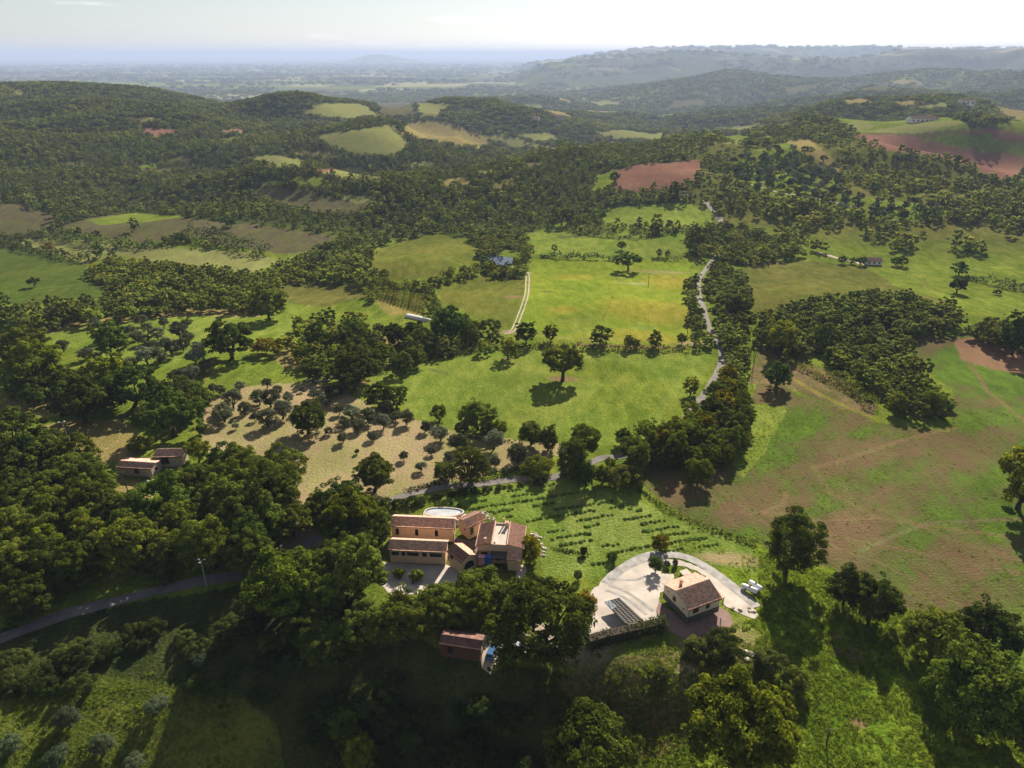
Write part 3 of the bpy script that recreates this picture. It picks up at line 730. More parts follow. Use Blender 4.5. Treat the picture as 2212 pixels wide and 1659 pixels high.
# ------------------------------------------------------------------ builder for solid pieces
class MB:
    def __init__(s):
        s.V, s.F = [], []
    def add(s, V, F):
        n = len(s.V)
        s.V += [tuple(v) for v in V]
        s.F += [tuple(i + n for i in f) for f in F]
        return s
    def box(s, x0, x1, y0, y1, z0, z1):
        return s.add([(x, y, z) for z in (z0, z1) for y in (y0, y1) for x in (x0, x1)],
                     [(0, 2, 3, 1), (4, 5, 7, 6), (0, 1, 5, 4), (2, 6, 7, 3), (0, 4, 6, 2), (1, 3, 7, 5)])
    def prism(s, prof, y0, y1):
        """profile in x,z pushed from y0 to y1"""
        n = len(prof)
        V = [(x, y0, z) for x, z in prof] + [(x, y1, z) for x, z in prof]
        return s.add(V, [tuple(range(n))[::-1] if y1 < y0 else tuple(range(n)), tuple(range(n, 2 * n))[::-1]] + [(i, n + i, n + (i + 1) % n, (i + 1) % n) for i in range(n)])
    def tube(s, P, rad, k=7, cap=True):
        P = [Vector(p) for p in P]
        rad = rad if hasattr(rad, '__len__') else [rad] * len(P)
        n0 = len(s.V)
        for i, p in enumerate(P):
            d = (P[min(i + 1, len(P) - 1)] - P[max(i - 1, 0)]).normalized()
            a = d.orthogonal().normalized()
            b = d.cross(a)
            s.V += [tuple(p + (a * math.cos(t) + b * math.sin(t)) * rad[i]) for t in [2 * math.pi * j / k for j in range(k)]]
        for i in range(len(P) - 1):
            s.F += [(n0 + i * k + j, n0 + i * k + (j + 1) % k, n0 + (i + 1) * k + (j + 1) % k, n0 + (i + 1) * k + j) for j in range(k)]
        if cap:
            s.F += [tuple(n0 + j for j in range(k))[::-1], tuple(n0 + (len(P) - 1) * k + j for j in range(k))]
        return s
    def build(s, name, m, parent=None, loc=None, rot=None, smooth=False):
        me = newmesh(name, s.V, s.F, m, smooth)
        bm = bmesh.new(); bm.from_mesh(me); bmesh.ops.recalc_face_normals(bm, faces=bm.faces); bm.to_mesh(me); bm.free()
        o = link(name, me, parent, loc)
        if rot:
            o.rotation_euler = rot
        return o

def tiles(x0, x1, ya, za, yb, zb, rib=.42, row=.42, amp=.10):
    """one roof slope in barrel tiles: ribs run from the ridge (b) down to the eave (a), rows step over one another"""
    nr, nx = max(2, round((x1 - x0) / rib)), 6
    xs = np.linspace(x0, x1, nr * nx + 1)
    prof = amp * np.abs(np.sin(np.pi * (xs - x0) / ((x1 - x0) / nr))) ** .6
    Ls = math.hypot(yb - ya, zb - za)
    n = max(2, round(Ls / row))
    V = []
    for i in range(n):
        for t, lift in ((i / n, .035), ((i + 1) / n, 0.0)):
            V.append(np.column_stack([xs, np.full_like(xs, ya + (yb - ya) * t), za + (zb - za) * t + prof + lift + .05]))
    nv = len(xs)
    V = np.vstack(V)
    ix = np.arange(len(V)).reshape(-1, nv)
    F = np.stack([ix[:-1, :-1], ix[:-1, 1:], ix[1:, 1:], ix[1:, :-1]], -1).reshape(-1, 4)
    if yb < ya:
        F = F[:, ::-1]
    k = len(V)
    sl = np.array([(x0, ya, za), (x1, ya, za), (x1, yb, zb), (x0, yb, zb), (x0, ya, za + .055), (x1, ya, za + .055), (x1, yb, zb + .055), (x0, yb, zb + .055)])
    Fs = np.array([(0, 3, 2, 1), (0, 1, 5, 4), (1, 2, 6, 5), (2, 3, 7, 6), (3, 0, 4, 7)]) + k
    return np.vstack([V, sl]), np.vstack([F, Fs])

def slope_obj(name, parent, m, *a, **kw):
    V, F = tiles(*a, **kw)
    o = link(name, newmesh(name, V, F, m), parent)
    return o

def window(parent, side, pos, z, w, h, L, Wd, arch=False, name="window", shut=False, fm='wood', off=0.0):
    """side: front (y=0), back, left (x=0), right (x=L); the frame stands proud of the wall, the pane in it"""
    rot = {'front': 0, 'right': math.pi / 2, 'back': math.pi, 'left': -math.pi / 2}[side]
    loc = {'front': (pos, -off, z), 'right': (L + off, pos, z), 'back': (pos, Wd + off, z), 'left': (-off, pos, z)}[side]
    def outline(w_, h_, b=0.0):
        p = [(-w_ / 2, b), (w_ / 2, b)]
        if arch:
            p += [(w_ / 2 * math.cos(t), h_ - w_ / 2 + w_ / 2 * math.sin(t)) for t in np.linspace(0, math.pi, 9)]
        else:
            p += [(w_ / 2, h_), (-w_ / 2, h_)]
        return p
    f = MB().prism(outline(w, h), -.07, .02).build(name, M[fm], parent, loc, (0, 0, rot))
    if shut:
        mb = MB()
        for s in (-1, 1):
            for i in range(7):
                zz = .06 + i * (h - .12) / 7
                mb.box(s * w / 4 - w / 4 + .05, s * w / 4 + w / 4 - .05, -.10, -.071, zz, zz + (h - .12) / 7 - .03)
        mb.build("shutter", M['wood'], f)
    else:
        MB().prism(outline(w - .16, h - .16 if not arch else h - .1, .08), -.076, -.072).build("pane", M['pane'], f)
    return f

def gable(name, label, O, rz, L, Wd, eave, ridge_h, wall, roof_front, roof_back, ov=.3, cat="building", z=0.0, ridge_m='ridge', group=None, rib=.42, ym=None):
    t = tag(empty(name, (O[0], O[1], z), rz), label, cat, group)
    ym = Wd / 2 if ym is None else ym
    b = MB()
    V = [(x, y, zz) for x in (0, L) for y, zz in ((0, -1.2), (Wd, -1.2), (Wd, eave), (ym, ridge_h - .03), (0, eave))]
    b.add(V, [(0, 1, 2, 3, 4), (9, 8, 7, 6, 5), (0, 4, 9, 5), (4, 3, 8, 9), (3, 2, 7, 8), (2, 1, 6, 7)])
    b.build("wall", M[wall], t)
    k = (ridge_h - eave) / ym
    k2 = (ridge_h - eave) / (Wd - ym)
    slope_obj("roof", t, M[roof_front], -ov, L + ov, -ov, eave - ov * k, ym, ridge_h, rib=rib)
    r2 = slope_obj("roof", t, M[roof_back], -ov, L + ov, Wd + ov, eave - ov * k2, ym, ridge_h, rib=rib)
    MB().tube([(-ov - .02, ym, ridge_h + .07), (L + ov + .02, ym, ridge_h + .07)], .13, 8).build("ridge_tiles", M[ridge_m], t)
    g = MB()
    g.box(-ov, L + ov, -ov - .13, -ov - .01, eave - ov * k - .06, eave - ov * k + .05)
    g.build("gutter", M['wood'], t)
    return t

def chimney(parent, x, y, z0, z1, w=.5, m='plaster'):
    MB().box(x - w / 2, x + w / 2, y - w / 2, y + w / 2, z0, z1).build("chimney", M[m], parent)
    c = MB().box(x - w * .7, x + w * .7, y - w * .7, y + w * .7, z1 + .14, z1 + .22)
    for sx in (-1, 1):
        for sy in (-1, 1):
            c.box(x + sx * w * .42 - .06, x + sx * w * .42 + .06, y + sy * w * .42 - .06, y + sy * w * .42 + .06, z1, z1 + .14)
    c.build("chimney_cap", M['tile'], parent)

# ---- the small cream house on the gravel loop
t = gable("cream_house", "small cream house with terracotta gable roof inside the white gravel loop", (37.7, 117.4), R(24.7), 8.4, 8.7, 2.75, 4.3, 'cream', 'tile', 'tile_pale', .35)
window(t, 'left', 4.9, .95, 1.0, 1.25, 8.4, 8.7, shut=True)
window(t, 'front', 2.0, .95, 1.5, 1.3, 8.4, 8.7, shut=True)
window(t, 'front', 5.2, .95, 1.0, 1.3, 8.4, 8.7, shut=True)
window(t, 'right', 2.0, .0, 1.0, 2.1, 8.4, 8.7, name="door")
window(t, 'left', 1.6, 1.2, .35, .35, 8.4, 8.7); window(t, 'left', 7.2, 1.6, .3, .3, 8.4, 8.7)
chimney(t, 2.3, 6.0, 3.6, 4.9, .5, 'tile')
mb = MB(); mb.box(-.06, 8.46, -.06, 8.76, -1.2, .35); mb.build("shade_band", M['dkgrey'], t)  # dark band added round the wall foot in place of the terrace's shadow
V, Fq = tiles(0, 8.2, 0, 0, 1.5, .55)
lean = link("porch_roof", newmesh("porch_roof", V, Fq, M['tile_pale']), t, (10.2, .3, 1.75)); lean.rotation_euler = (0, 0, math.pi / 2)
for yy in (.4, 4.3, 8.2):
    MB().box(9.85, 10.0, yy, yy + .15, -.3, 1.75).build("porch_post", M['wood'], t)
MB().tube([(.12, -.12, -.2), (.12, -.12, 2.6)], .05, 6).build("downpipe", M['wood'], t)

# ---- the villa: two long wings, two gabled huts, the main house
t = gable("long_wing", "long peach wing with three dark arched doors, beside the pool", (-30.2, 146.6), R(-4.1), 15.5, 4.3, 3.15, 4.25, 'plaster', 'tile', 'tile_pale', .32)
for x_ in (1.4, 6.3, 11.3):
    window(t, 'front', x_, .35, .8, 1.9, 15.5, 4.3, arch=True, name="door")
window(t, 'right', 2.0, .8, .8, 1.2, 15.5, 4.3)
t = gable("long_wing", "lower long wing with a row of wide dark openings facing the forecourt", (-29.3, 137.7), R(-4.0), 13.4, 4.0, 2.85, 3.95, 'plaster', 'tile', 'tile_pale', .34)
for x_, w_ in ((1.3, 2.0), (3.3, 1.1), (5.6, 3.0), (8.4, 1.3), (11.1, 3.1)):
    window(t, 'front', x_, .9, w_, 1.35, 13.4, 4.0, fm='cream')  # dark panes stand in for the shade inside the open arcade
t = gable("gabled_hut", "peach gabled hut between the pool and the flat terraced house", (-10.9, 146.5), R(39), 5.1, 4.3, 2.75, 3.65, 'plaster', 'tile', 'tile_dark', .3)
window(t, 'front', 1.0, .0, .9, 2.0, 5.1, 4.3, name="door"); window(t, 'left', 1.6, .7, .6, .6, 5.1, 4.3, arch=True)
t = gable("gabled_hut", "gabled hut with large dark arch at the end of the lower long wing", (-15.1, 136.7), R(-49), 5.2, 4.05, 2.95, 3.95, 'plaster', 'tile_dark', 'tile', .3)
window(t, 'front', 1.1, 1.2, 1.0, 1.0, 5.2, 4.05); window(t, 'right', 2.0, .0, 3.0, 2.2, 5.2, 4.05, arch=True, name="archway", fm='cream')  # the arch's dark pane stands in for its shaded inside

t = tag(empty("terrace_house", (-8.3, 137.2, 0), R(-5)), "peach house with pale roof terrace between two dark brown tiled roofs", "house")
b = MB()
b.add([(x, y, z) for y in (0, 8.6) for x, z in ((0, -.8), (10.8, -.8), (10.8, 4.05), (7.25, 4.95), (7.1, 4.95), (7.1, 4.35), (3.6, 4.35), (3.6, 4.95), (3.45, 4.95), (0, 4.05))],
      [tuple(range(10)), tuple(range(10, 20))[::-1]] + [(i, 10 + i, 10 + (i + 1) % 10, (i + 1) % 10) for i in range(10)])
b.build("wall", M['plaster'], t)
def side_slope(nm, y0, y1, xa, za, xb, zb, m):
    V, F = tiles(y0, y1, xa, za, xb, zb, rib=.40)
    V = np.column_stack([V[:, 1], V[:, 0], V[:, 2]])
    return link(nm, newmesh(nm, V, F[:, ::-1], m), t)
side_slope("roof", -.25, 8.85, -.3, 4.0, 3.42, 4.97, M['tile_dark'])
side_slope("roof", -.25, 8.85, 11.1, 4.0, 7.28, 4.97, M['tile_dark'])
MB().box(3.62, 7.08, .3, 8.3, 4.36, 4.40).build("roof_terrace", M['paving'], t)
p = MB()
for x0, x1, y0, y1, zz in ((3.42, 3.62, -.3, 8.9, 5.16), (7.08, 7.28, -.3, 8.9, 5.16), (3.62, 7.08, -.02, .28, 4.75), (3.62, 7.08, 8.32, 8.62, 4.75)):
    p.box(x0, x1, y0, y1, 4.3, zz)
p.build("parapet", M['ridge'], t)
for xx in (-.42, 11.1):
    MB().box(xx, xx + .12, -.3, 8.9, 3.98, 4.16).build("verge", M['ridge'], t)
chimney(t, 1.9, .5, 4.2, 5.9, .45); chimney(t, 6.4, 7.6, 4.4, 5.7, .7); chimney(t, 5.6, 8.1, 4.4, 6.2, .3, 'metal')
MB().box(3.9, 4.3, .4, .8, 4.41, 4.9).build("roof_vent", M['dkgrey'], t)
p = MB()
for i in range(9):
    p.box(.3 + i * .74, .42 + i * .74, -2.7, 0.0, 2.62, 2.74)
p.box(.2, 7.1, -2.75, -2.6, 2.48, 2.62)
for x_ in (.3, 3.6, 6.9):
    p.box(x_, x_ + .16, -2.75, -2.59, -.6, 2.48)
p.build("veranda", M['wood'], t)
MB().box(3.4, 7.1, -2.62, -.05, 2.74, 2.80).build("veranda_cover", M['dkgrey'], t)
V, F = tiles(7.3, 10.6, -2.9, 2.5, 0, 3.55)
link("veranda_roof", newmesh("veranda_roof", V, F, M['tile']), t)
MB().box(7.5, 10.4, -2.6, -.05, -.6, 2.48).build("veranda_wall", M['plaster'], t)
for nm, x_, mm in (("curtain", .5, 'pink'), ("curtain", 2.2, 'blue')):
    q = MB()
    n = 14
    V = [(x_ + 1.6 * i / n, -2.80 + .05 * math.sin(i * 1.7), z) for z in (.7, 2.6) for i in range(n + 1)]
    q.add(V, [(i, i + 1, n + 2 + i, n + 1 + i) for i in range(n)])
    V = [(x_ + 1.6 * i / n, -2.82 + 2.6 * s_, 2.78 + .03 * math.sin(i * 1.1 + s_)) for s_ in (0, .5) for i in range(n + 1)]
    q.add(V, [(i, i + 1, n + 2 + i, n + 1 + i) for i in range(n)])
    q.build(nm, M[mm], t)
for x_, w_ in ((1.7, 1.4), (5.0, 1.4)):
    window(t, 'front', x_, .1, w_, 2.2, 10.8, 8.6, name="door")
window(t, 'right', 3.0, 1.2, 1.0, 1.3, 10.8, 8.6, shut=True); window(t, 'right', 6.0, 1.2, 1.0, 1.3, 10.8, 8.6, shut=True)

# pool
pool = tag(empty("swimming_pool", (-18.2, 156.6, .10)), "kidney shaped pool with a pale cover, behind the long wing", "pool")
ang = np.linspace(0, 2 * math.pi, 48, endpoint=False)
rx, ry = 4.9 * (1 + .05 * np.cos(3 * ang)), 2.0 * (1 + .10 * np.cos(2 * ang + .6))
ex, ey = rx * np.cos(ang), ry * np.sin(ang)
n = 48
q = MB(); q.add([(a_ * 1.09, b_ * 1.16, .12) for a_, b_ in zip(ex, ey)] + [(a_, b_, .12) for a_, b_ in zip(ex, ey)] + [(a_, b_, -.9) for a_, b_ in zip(ex, ey)] + [(a_ * 1.09, b_ * 1.16, -.2) for a_, b_ in zip(ex, ey)],
      [(i, (i + 1) % n, n + (i + 1) % n, n + i) for i in range(n)] + [(n + i, n + (i + 1) % n, 2 * n + (i + 1) % n, 2 * n + i) for i in range(n)] + [(3 * n + i, 3 * n + (i + 1) % n, (i + 1) % n, i) for i in range(n)])
q.build("coping", M['paving'], pool)
q = MB(); q.add([(a_, b_, -.02) for a_, b_ in zip(ex, ey)], [tuple(range(n))]); q.build("water", M['water'], pool)
q = MB(); q.add([(a_ * .93 - .15, b_ * .80 - .26, .03) for a_, b_ in zip(ex, ey)], [tuple(range(n))]); q.build("pool_cover", M['liner'], pool)

# ---- old sheds
t = gable("farm_shed", "low pink tiled shed at the wood edge below the olive grove", (-114.6, 176.8), R(-6.5), 10.6, 5.0, 1.9, 2.45, 'pebble', 'tile_pale', 'tile_pale', .25, "shed", -.2, ym=2.3)
window(t, 'front', 6.0, 0, 1.4, 1.6, 10.6, 5, name="door"); window(t, 'right', 2.2, .3, .8, 1.0, 10.6, 5)
t = gable("farm_shed", "red tiled shed with dark front wall behind the pink one", (-105.6, 181.0), R(3), 8.0, 4.2, 2.5, 3.0, 'pebble', 'tile', 'tile_pale', .35, "shed", 0, ym=3.6)
window(t, 'front', 3.0, 0, 2.4, 2.2, 8, 4.2, name="door")
o = tag(MB().box(-2.7, 2.7, -.25, .25, -.6, 1.0).build("stone_wall", M['pebble'], None, (-113.9, 175.4, float(zf(-113.9, 175.4))), (0, 0, R(58))), "short stone retaining wall in front of the pink tiled shed", "wall")
a_, b_ = flat(951, 1389, 2.3), flat(1036, 1402, 2.3)
t = gable("tin_shed", "long brown tin roofed shed under the trees below the villa", (a_[0], a_[1]), math.atan2(b_[1] - a_[1], b_[0] - a_[0]), float(np.hypot(*(b_ - a_))), 3.6, 2.3, 2.75, 'wood', 'rust', 'rust', .25, "shed", 0, 'rust', rib=.25)
window(t, 'front', 2.0, 0, 1.2, 1.9, 5, 3.6, name="door"); window(t, 'right', 1.8, 0, 2.0, 1.9, float(np.hypot(*(b_ - a_))), 3.6, name="door")

# ---- houses further off
def far_house(name, label, vx, vy, rz, L, Wd, eave, rh, wall='white', roof='tile', ns=3):
    x_, y_ = pt(vx, vy)
    t = gable(name, label, (x_, y_), rz, L, Wd, eave, rh, wall, roof, roof, .4, "house", float(zf(x_, y_)), rib=.8)
    for i in range(ns):
        window(t, 'front', L * (i + .5) / ns, eave * .35, L / ns * .34, eave * .42, L, Wd, shut=i % 2 == 0)
    window(t, 'right', Wd / 2, 0, 1.2, 2.1, L, Wd, name="door"); window(t, 'left', Wd / 2, eave * .4, 1.1, 1.2, L, Wd)
    return t
print("farmhouse at", pt(1871, 572), pt(1700, 562), "upper fields", pt(1420, 500), pt(1420, 450))
far_house("farmhouse", "white farmhouse with grey red roof among trees at the top of the meadow", 1871, 572, R(-8), 10, 7, 2.8, 4.4, 'white', 'tile_pale')
far_house("farmhouse", "tiny white house half hidden in the hedge below the brown field", 1467, 428, R(10), 9, 7, 4.2, 6, 'white', 'tile_pale', 2)
far_house("farmhouse", "long pale farm building on the far ridge above the brown fields", 1968, 266, R(5), 40, 14, 6, 9, 'white', 'tile_pale', 6)
far_house("farmhouse", "ochre farmhouse on the knoll beside the purple brown field", 1200, 258, R(20), 22, 12, 7, 10, 'cream', 'tile')
far_house("farmhouse", "ochre farmhouse hidden on the crest of the middle hill", 1150, 259, R(-10), 16, 10, 6, 9, 'cream', 'tile', 2)
for i, (vx, vy, lab) in enumerate([(1690, 158, "tallest of the pale village houses on the hazy wooded spur"), (1702, 160, "pale village house right of the tallest one on the hazy spur"), (1675, 161, "pale village house left of the tallest one on the hazy spur"), (1755, 165, "lone pale house right of the village on the hazy spur"), (1690, 232, "white house alone in woods below the hazy spur"), (1545, 218, "white house by pale fields in the blue wooded valley"), (2075, 228, "white house by long pale strip on wooded right hills"), (2120, 150, "white house on the blue slope below the right skyline"), (1830, 150, "white house on the slope right of the hazy spur")]):
    far_house("farmhouse", lab, vx, vy, R(-20 + 17 * (i % 5)), 26, 14, 9 if i else 18, 12 if i else 24, 'white', 'tile_pale', 3)
x_, y_ = pt(880, 684)
x2_, y2_ = pt(926, 694)
Lg = math.hypot(x2_ - x_, y2_ - y_)
g = tag(empty("greenhouse", (x_, y_, float(zf(x_, y_))), math.atan2(y2_ - y_, x2_ - x_)), "low white plastic covered greenhouse in front of the vineyard", "greenhouse")
q = MB(); prof = [(-2.1 * math.cos(t_), 1.7 * math.sin(t_)) for t_ in np.linspace(0, math.pi, 11)]
q.prism(prof, 0, Lg); o = q.build("cover", M['sheet'], g, None, (0, 0, -math.pi / 2), True)
q = MB().prism([(-.8, .02), (.8, .02), (.8, 1.7), (-.8, 1.7)], -.05, -.01); q.build("door", M['metal'], g, None, (0, 0, -math.pi / 2))

# ---- gas tanks
for a_, b_, lab, ln in ((flat(*v5(1925, 480)), flat(*v5(2085, 545)), "white cylinder gas tank nearer the gravel drive", 3.3), (flat(*v5(2010, 420)), flat(*v5(2150, 505)), "white cylinder gas tank behind the other, partly shaded", 3.0)):
    c_ = (a_ + b_) / 2
    t = tag(empty("gas_tank", (c_[0], c_[1], float(zf(*c_))), math.atan2(b_[1] - a_[1], b_[0] - a_[0])), lab, "gas tank", "gas tanks below the drive")
    r_ = .62
    P_ = [(-ln / 2 - .32, 0, 1.05), (-ln / 2 - .25, 0, 1.05), (-ln / 2 - .1, 0, 1.05), (-ln / 2 + .1, 0, 1.05), (ln / 2 - .1, 0, 1.05), (ln / 2 + .1, 0, 1.05), (ln / 2 + .25, 0, 1.05), (ln / 2 + .32, 0, 1.05)]
    MB().tube(P_, [.05, .32, .55, r_, r_, .55, .32, .05], 20).build("tank_body", M['tank'], t, smooth=True)
    for sx in (-1, 1):
        MB().box(sx * ln * .32 - .12, sx * ln * .32 + .12, -.5, .5, -.3, .56).build("cradle", M['stone'], t)
    MB().tube([(0, 0, 1.6), (0, 0, 1.85)], [.25, .25], 12).build("valve_cover", M['dkgrey'], t)
    MB().box(-.9, -.55, -.63, -.61, .8, 1.15).build("warning_plate", M['red'], t)

# ---- poles and lamps
def pole(name, label, base_v, h, lean=0.0, arms=1, lamp=0, cat="utility pole"):
    x_, y_ = pt(*base_v)
    t = tag(empty(name, (x_, y_, float(zf(x_, y_)))), label, cat)
    MB().tube([(0, 0, -.5), (lean * h * .5, 0, h * .5), (lean * h, 0, h)], [.16, .13, .09], 8).build("post", M['metal' if lamp else 'bark'], t)
    for i in range(arms):
        zz = h - .3 - .7 * i
        MB().box(lean * h - .9, lean * h + .9, -.05, .05, zz, zz + .1).build("crossarm", M['metal' if lamp else 'bark'], t)
    q = MB()
    for s in (-.8, 0, .8):
        q.tube([(lean * h + s, 0, h - .2), (lean * h + s, 0, h + .05)], [.05, .04], 6)
    if not lamp:
        q.build("insulators", M['white'], t)
    for i in range(lamp):
        a_ = 2 * math.pi * i / lamp + .5
        cx_, cy_ = lean * h + .75 * math.cos(a_), .75 * math.sin(a_)
        MB().tube([(lean * h, 0, h - .1), (cx_, cy_, h + .12)], .04, 6).build("arm", M['metal'], t)
        MB().box(cx_ - .22, cx_ + .22, cy_ - .14, cy_ + .14, h + .05, h + .17).build("lamp_head", M['white'], t)
pole("street_lamp", "three headed lamp standing beside the shaded asphalt lane", (447, 1268), 7.5, 0, 0, 3, "street lamp")
pole("street_lamp", "two headed lamp post in the pale grass left of the sheds", (153, 960), 8.0, -.10, 0, 2, "street lamp")
for bv, h_, ln_, lab in [((277, 1062), 6.5, -.12, "leaning dark pole in front of the pink tiled shed"), ((1624, 808), 13, .05, "tall wooden pole between the lane trees and the right wood"), ((1400, 622), 9, 0, "lone pole in the middle of the yellow field"),
                         ((619, 813), 9, 0, "pole in scrub behind the rubble heap"), ((909, 779), 8, 0, "pale topped pole at the hedge by the corn strip"), ((1629, 762), 8, 0, "shorter pole behind the tall one by the lane"), ((1484, 726), 6, 0, "thin pole at the corner of the yellow field"),
                         ((1785, 1608), 4, 0, "short post standing on the white driveway edge"), ((892, 1262), 3.0, 0, "dark short post between saplings on the forecourt")]:
    pole("utility_pole", lab, bv, h_, ln_)

# ---- vehicles and bits in the yard under the trees
def car(label, vx, vy, rz, paint):
    x_, y_ = flat(vx, vy)
    t = tag(empty("parked_car", (x_, y_, float(zf(x_, y_)) + .07), rz), label, "car", "cars parked under the trees")
    q = MB().prism([(-2.1, .35), (2.1, .35), (2.15, .7), (1.9, .88), (.95, .95), (-1.95, 1.0), (-2.15, .8)], -.85, .85); q.build("body", M[paint], t)
    q = MB(); q.add([(x, y, z) for x, y, z in ((-1.9, -.78, .98), (1.0, -.78, .94), (1.0, .78, .94), (-1.9, .78, .98), (-1.5, -.62, 1.45), (.3, -.62, 1.45), (.3, .62, 1.45), (-1.5, .62, 1.45))], [(0, 1, 5, 4), (1, 2, 6, 5), (2, 3, 7, 6), (3, 0, 4, 7), (4, 5, 6, 7)]); q.build("windows", M['pane'], t)
    MB().box(-1.5, .3, -.63, .63, 1.451, 1.49).build("roof", M[paint], t)
    for sx in (-1.3, 1.3):
        for sy in (-.8, .8):
            w_ = MB().tube([(sx, sy - .1, .33), (sx, sy + .1, .33)], .33, 16).build("wheel", M['rubber'], t)
            MB().tube([(sx, sy - .105, .33), (sx, sy + .105, .33)], .18, 10).build("rim", M['metal'], w_)
    for sy in (-.55, .55):
        MB().box(2.09, 2.16, sy - .18, sy + .18, .62, .76).build("headlight", M['white'], t)
car("blue car beside the brown tin shed", 1062, 1403, R(75), 'carblue')
car("red car almost hidden under trees below the villa", 985, 1308, R(50), 'red')
car("silver car parked under the big oak in the yard", 1120, 1385, R(100), 'cargrey')
x_, y_ = flat(1220, 1400)
t = tag(empty("market_umbrella", (x_, y_, float(zf(x_, y_)))), "magenta and blue parasol at the right edge of the oak shaded yard", "umbrella")
MB().tube([(0, 0, 0), (0, 0, 2.6)], .04, 8).build("pole", M['metal'], t)
for k_, mm in ((0, 'magenta'), (1, 'blue')):
    q = MB()
    for i in range(k_, 8, 2):
        a0, a1 = i * math.pi / 4, (i + 1) * math.pi / 4
        q.add([(0, 0, 2.7), (1.6 * math.cos(a0), 1.6 * math.sin(a0), 2.1), (1.6 * math.cos(a1), 1.6 * math.sin(a1), 2.1), (0, 0, 2.66), (1.6 * math.cos(a0), 1.6 * math.sin(a0), 2.06), (1.6 * math.cos(a1), 1.6 * math.sin(a1), 2.06)], [(0, 1, 2), (3, 5, 4), (1, 4, 5, 2)])
    q.build("canopy_panels", M[mm], t)
x_, y_ = flat(*v4(1870, 1270))
t = tag(empty("garden_shelter", (x_, y_, float(zf(x_, y_))), R(20)), "blue covered garden shelter at the foot of the villa path", "shelter")
for sx in (-.9, .9):
    for sy in (-.8, .8):
        MB().box(sx - .05, sx + .05, sy - .05, sy + .05, -.3, 2.0).build("post", M['wood'], t)
MB().add([(-1.1, -1, 2.0), (1.1, -1, 2.0), (1.1, 1, 2.0), (-1.1, 1, 2.0), (-1.1, 0, 2.5), (1.1, 0, 2.5)], [(0, 1, 5, 4), (2, 3, 4, 5), (1, 2, 5), (3, 0, 4), (0, 3, 2, 1)]).build("cover", M['blue'], t)
x_, y_ = flat(*v5(1245, 330))
t = tag(empty("garden_table", (x_, y_, float(zf(x_, y_))), R(25)), "pale square stone table behind the cream house", "table")
MB().box(-1.1, 1.1, -.9, .9, .62, .74).build("table_top", M['paving'], t)
for sx in (-.8, .8):
    for sy in (-.6, .6):
        MB().box(sx - .09, sx + .09, sy - .09, sy + .09, -.2, .62).build("leg", M['stone'], t)

tq = fl5([(290, 748), (352, 722), (432, 800), (372, 838)])
q = MB()
nn = 6
q.add([(*((tq[0] * (1 - i / nn) + tq[1] * i / nn) * (1 - j / nn) + (tq[3] * (1 - i / nn) + tq[2] * i / nn) * j / nn), .24 + .05 * math.sin(i * 1.9 + j * 1.3)) for j in range(nn + 1) for i in range(nn + 1)],
      [(j * (nn + 1) + i, j * (nn + 1) + i + 1, (j + 1) * (nn + 1) + i + 1, (j + 1) * (nn + 1) + i) for j in range(nn) for i in range(nn)])
tag(q.build("tarpaulin", M['tarp']), "blue grey tarpaulin lying on a corner of the dark parking pad", "tarpaulin")

# ---- stones
def rock(seed, r):
    bm = bmesh.new()
    bmesh.ops.create_icosphere(bm, subdivisions=2, radius=r)
    g_ = np.random.default_rng(seed)
    ph = g_.uniform(0, 6, 6)
    for v in bm.verts:
        d = v.co.normalized()
        v.co *= 1 + .22 * math.sin(3 * d.x + ph[0]) * math.cos(2.6 * d.y + ph[1]) + .16 * math.sin(5 * d.z + 4 * d.x + ph[2])
        v.co.z *= .7
    me = bpy.data.meshes.new("boulder"); bm.to_mesh(me); bm.free(); me.materials.append(M['stone'])
    return me
ROCKS = [rock(i, .5) for i in range(6)]
ORD = "first second third fourth fifth sixth seventh eighth ninth tenth eleventh twelfth thirteenth fourteenth fifteenth sixteenth seventeenth eighteenth nineteenth twentieth".split()
ORD += ["twenty-" + o for o in ORD[:9]] + ["thirtieth"] + ["thirty-" + o for o in ORD[:9]] + ["fortieth"] + ["forty-" + o for o in ORD[:9]] + ["fiftieth"] + ["fifty-" + o for o in ORD[:9]] + ["sixtieth"] + ["sixty-" + o for o in ORD[:9]]
def stones(line, n, s0, s1, lab, grp, jit=.5):
    L = np.array(line, float)
    tt = np.linspace(0, len(L) - 1, n)
    P_ = at(np.interp(tt, range(len(L)), L[:, 0]), np.interp(tt, range(len(L)), L[:, 1])) + rng.normal(0, jit, (n, 2))
    for i, (x, y) in enumerate(P_):
        o = link("boulder", ROCKS[rng.integers(6)], None, (x, y, float(zf(x, y)) + .1))
        s = rng.uniform(s0, s1); o.scale = (s, s * rng.uniform(.7, 1.2), s * rng.uniform(.7, 1.1)); o.rotation_euler = (0, 0, rng.uniform(0, 6))
        tag(o, lab.format(ORD[i]), "boulder", grp)
stones([v4(1385, 270), v4(1460, 310), v4(1560, 365)], 16, .4, 1.0, "{} pale boulder in the row from the gabled hut to the terrace house", "boulders beside the villa")
stones([v4(2050, 550), v4(2130, 620), v4(2170, 760), v4(2200, 850)], 12, .4, 1.1, "{} pale boulder from the top of the curved row right of the villa", "boulders curving round the villa")
stones([v6(850, 1090), v6(940, 1060), v6(1020, 970), v6(1110, 870)], 14, .6, 1.2, "{} white stone from the low end of the row by the leaning pole", "stones by the sheds", .3)
stones([(668, 818), (690, 812), (712, 816), (700, 822), (675, 824)], 20, .8, 1.9, "{} stone of the rubble heap behind the olive grove", "rubble heap behind the olive grove", 1.2)
stones([(1605, 1416), (1618, 1408), (1625, 1420), (1612, 1426)], 6, .8, 1.7, "{} white boulder in the bushes below the cream house", "boulders in the bushes", .5)
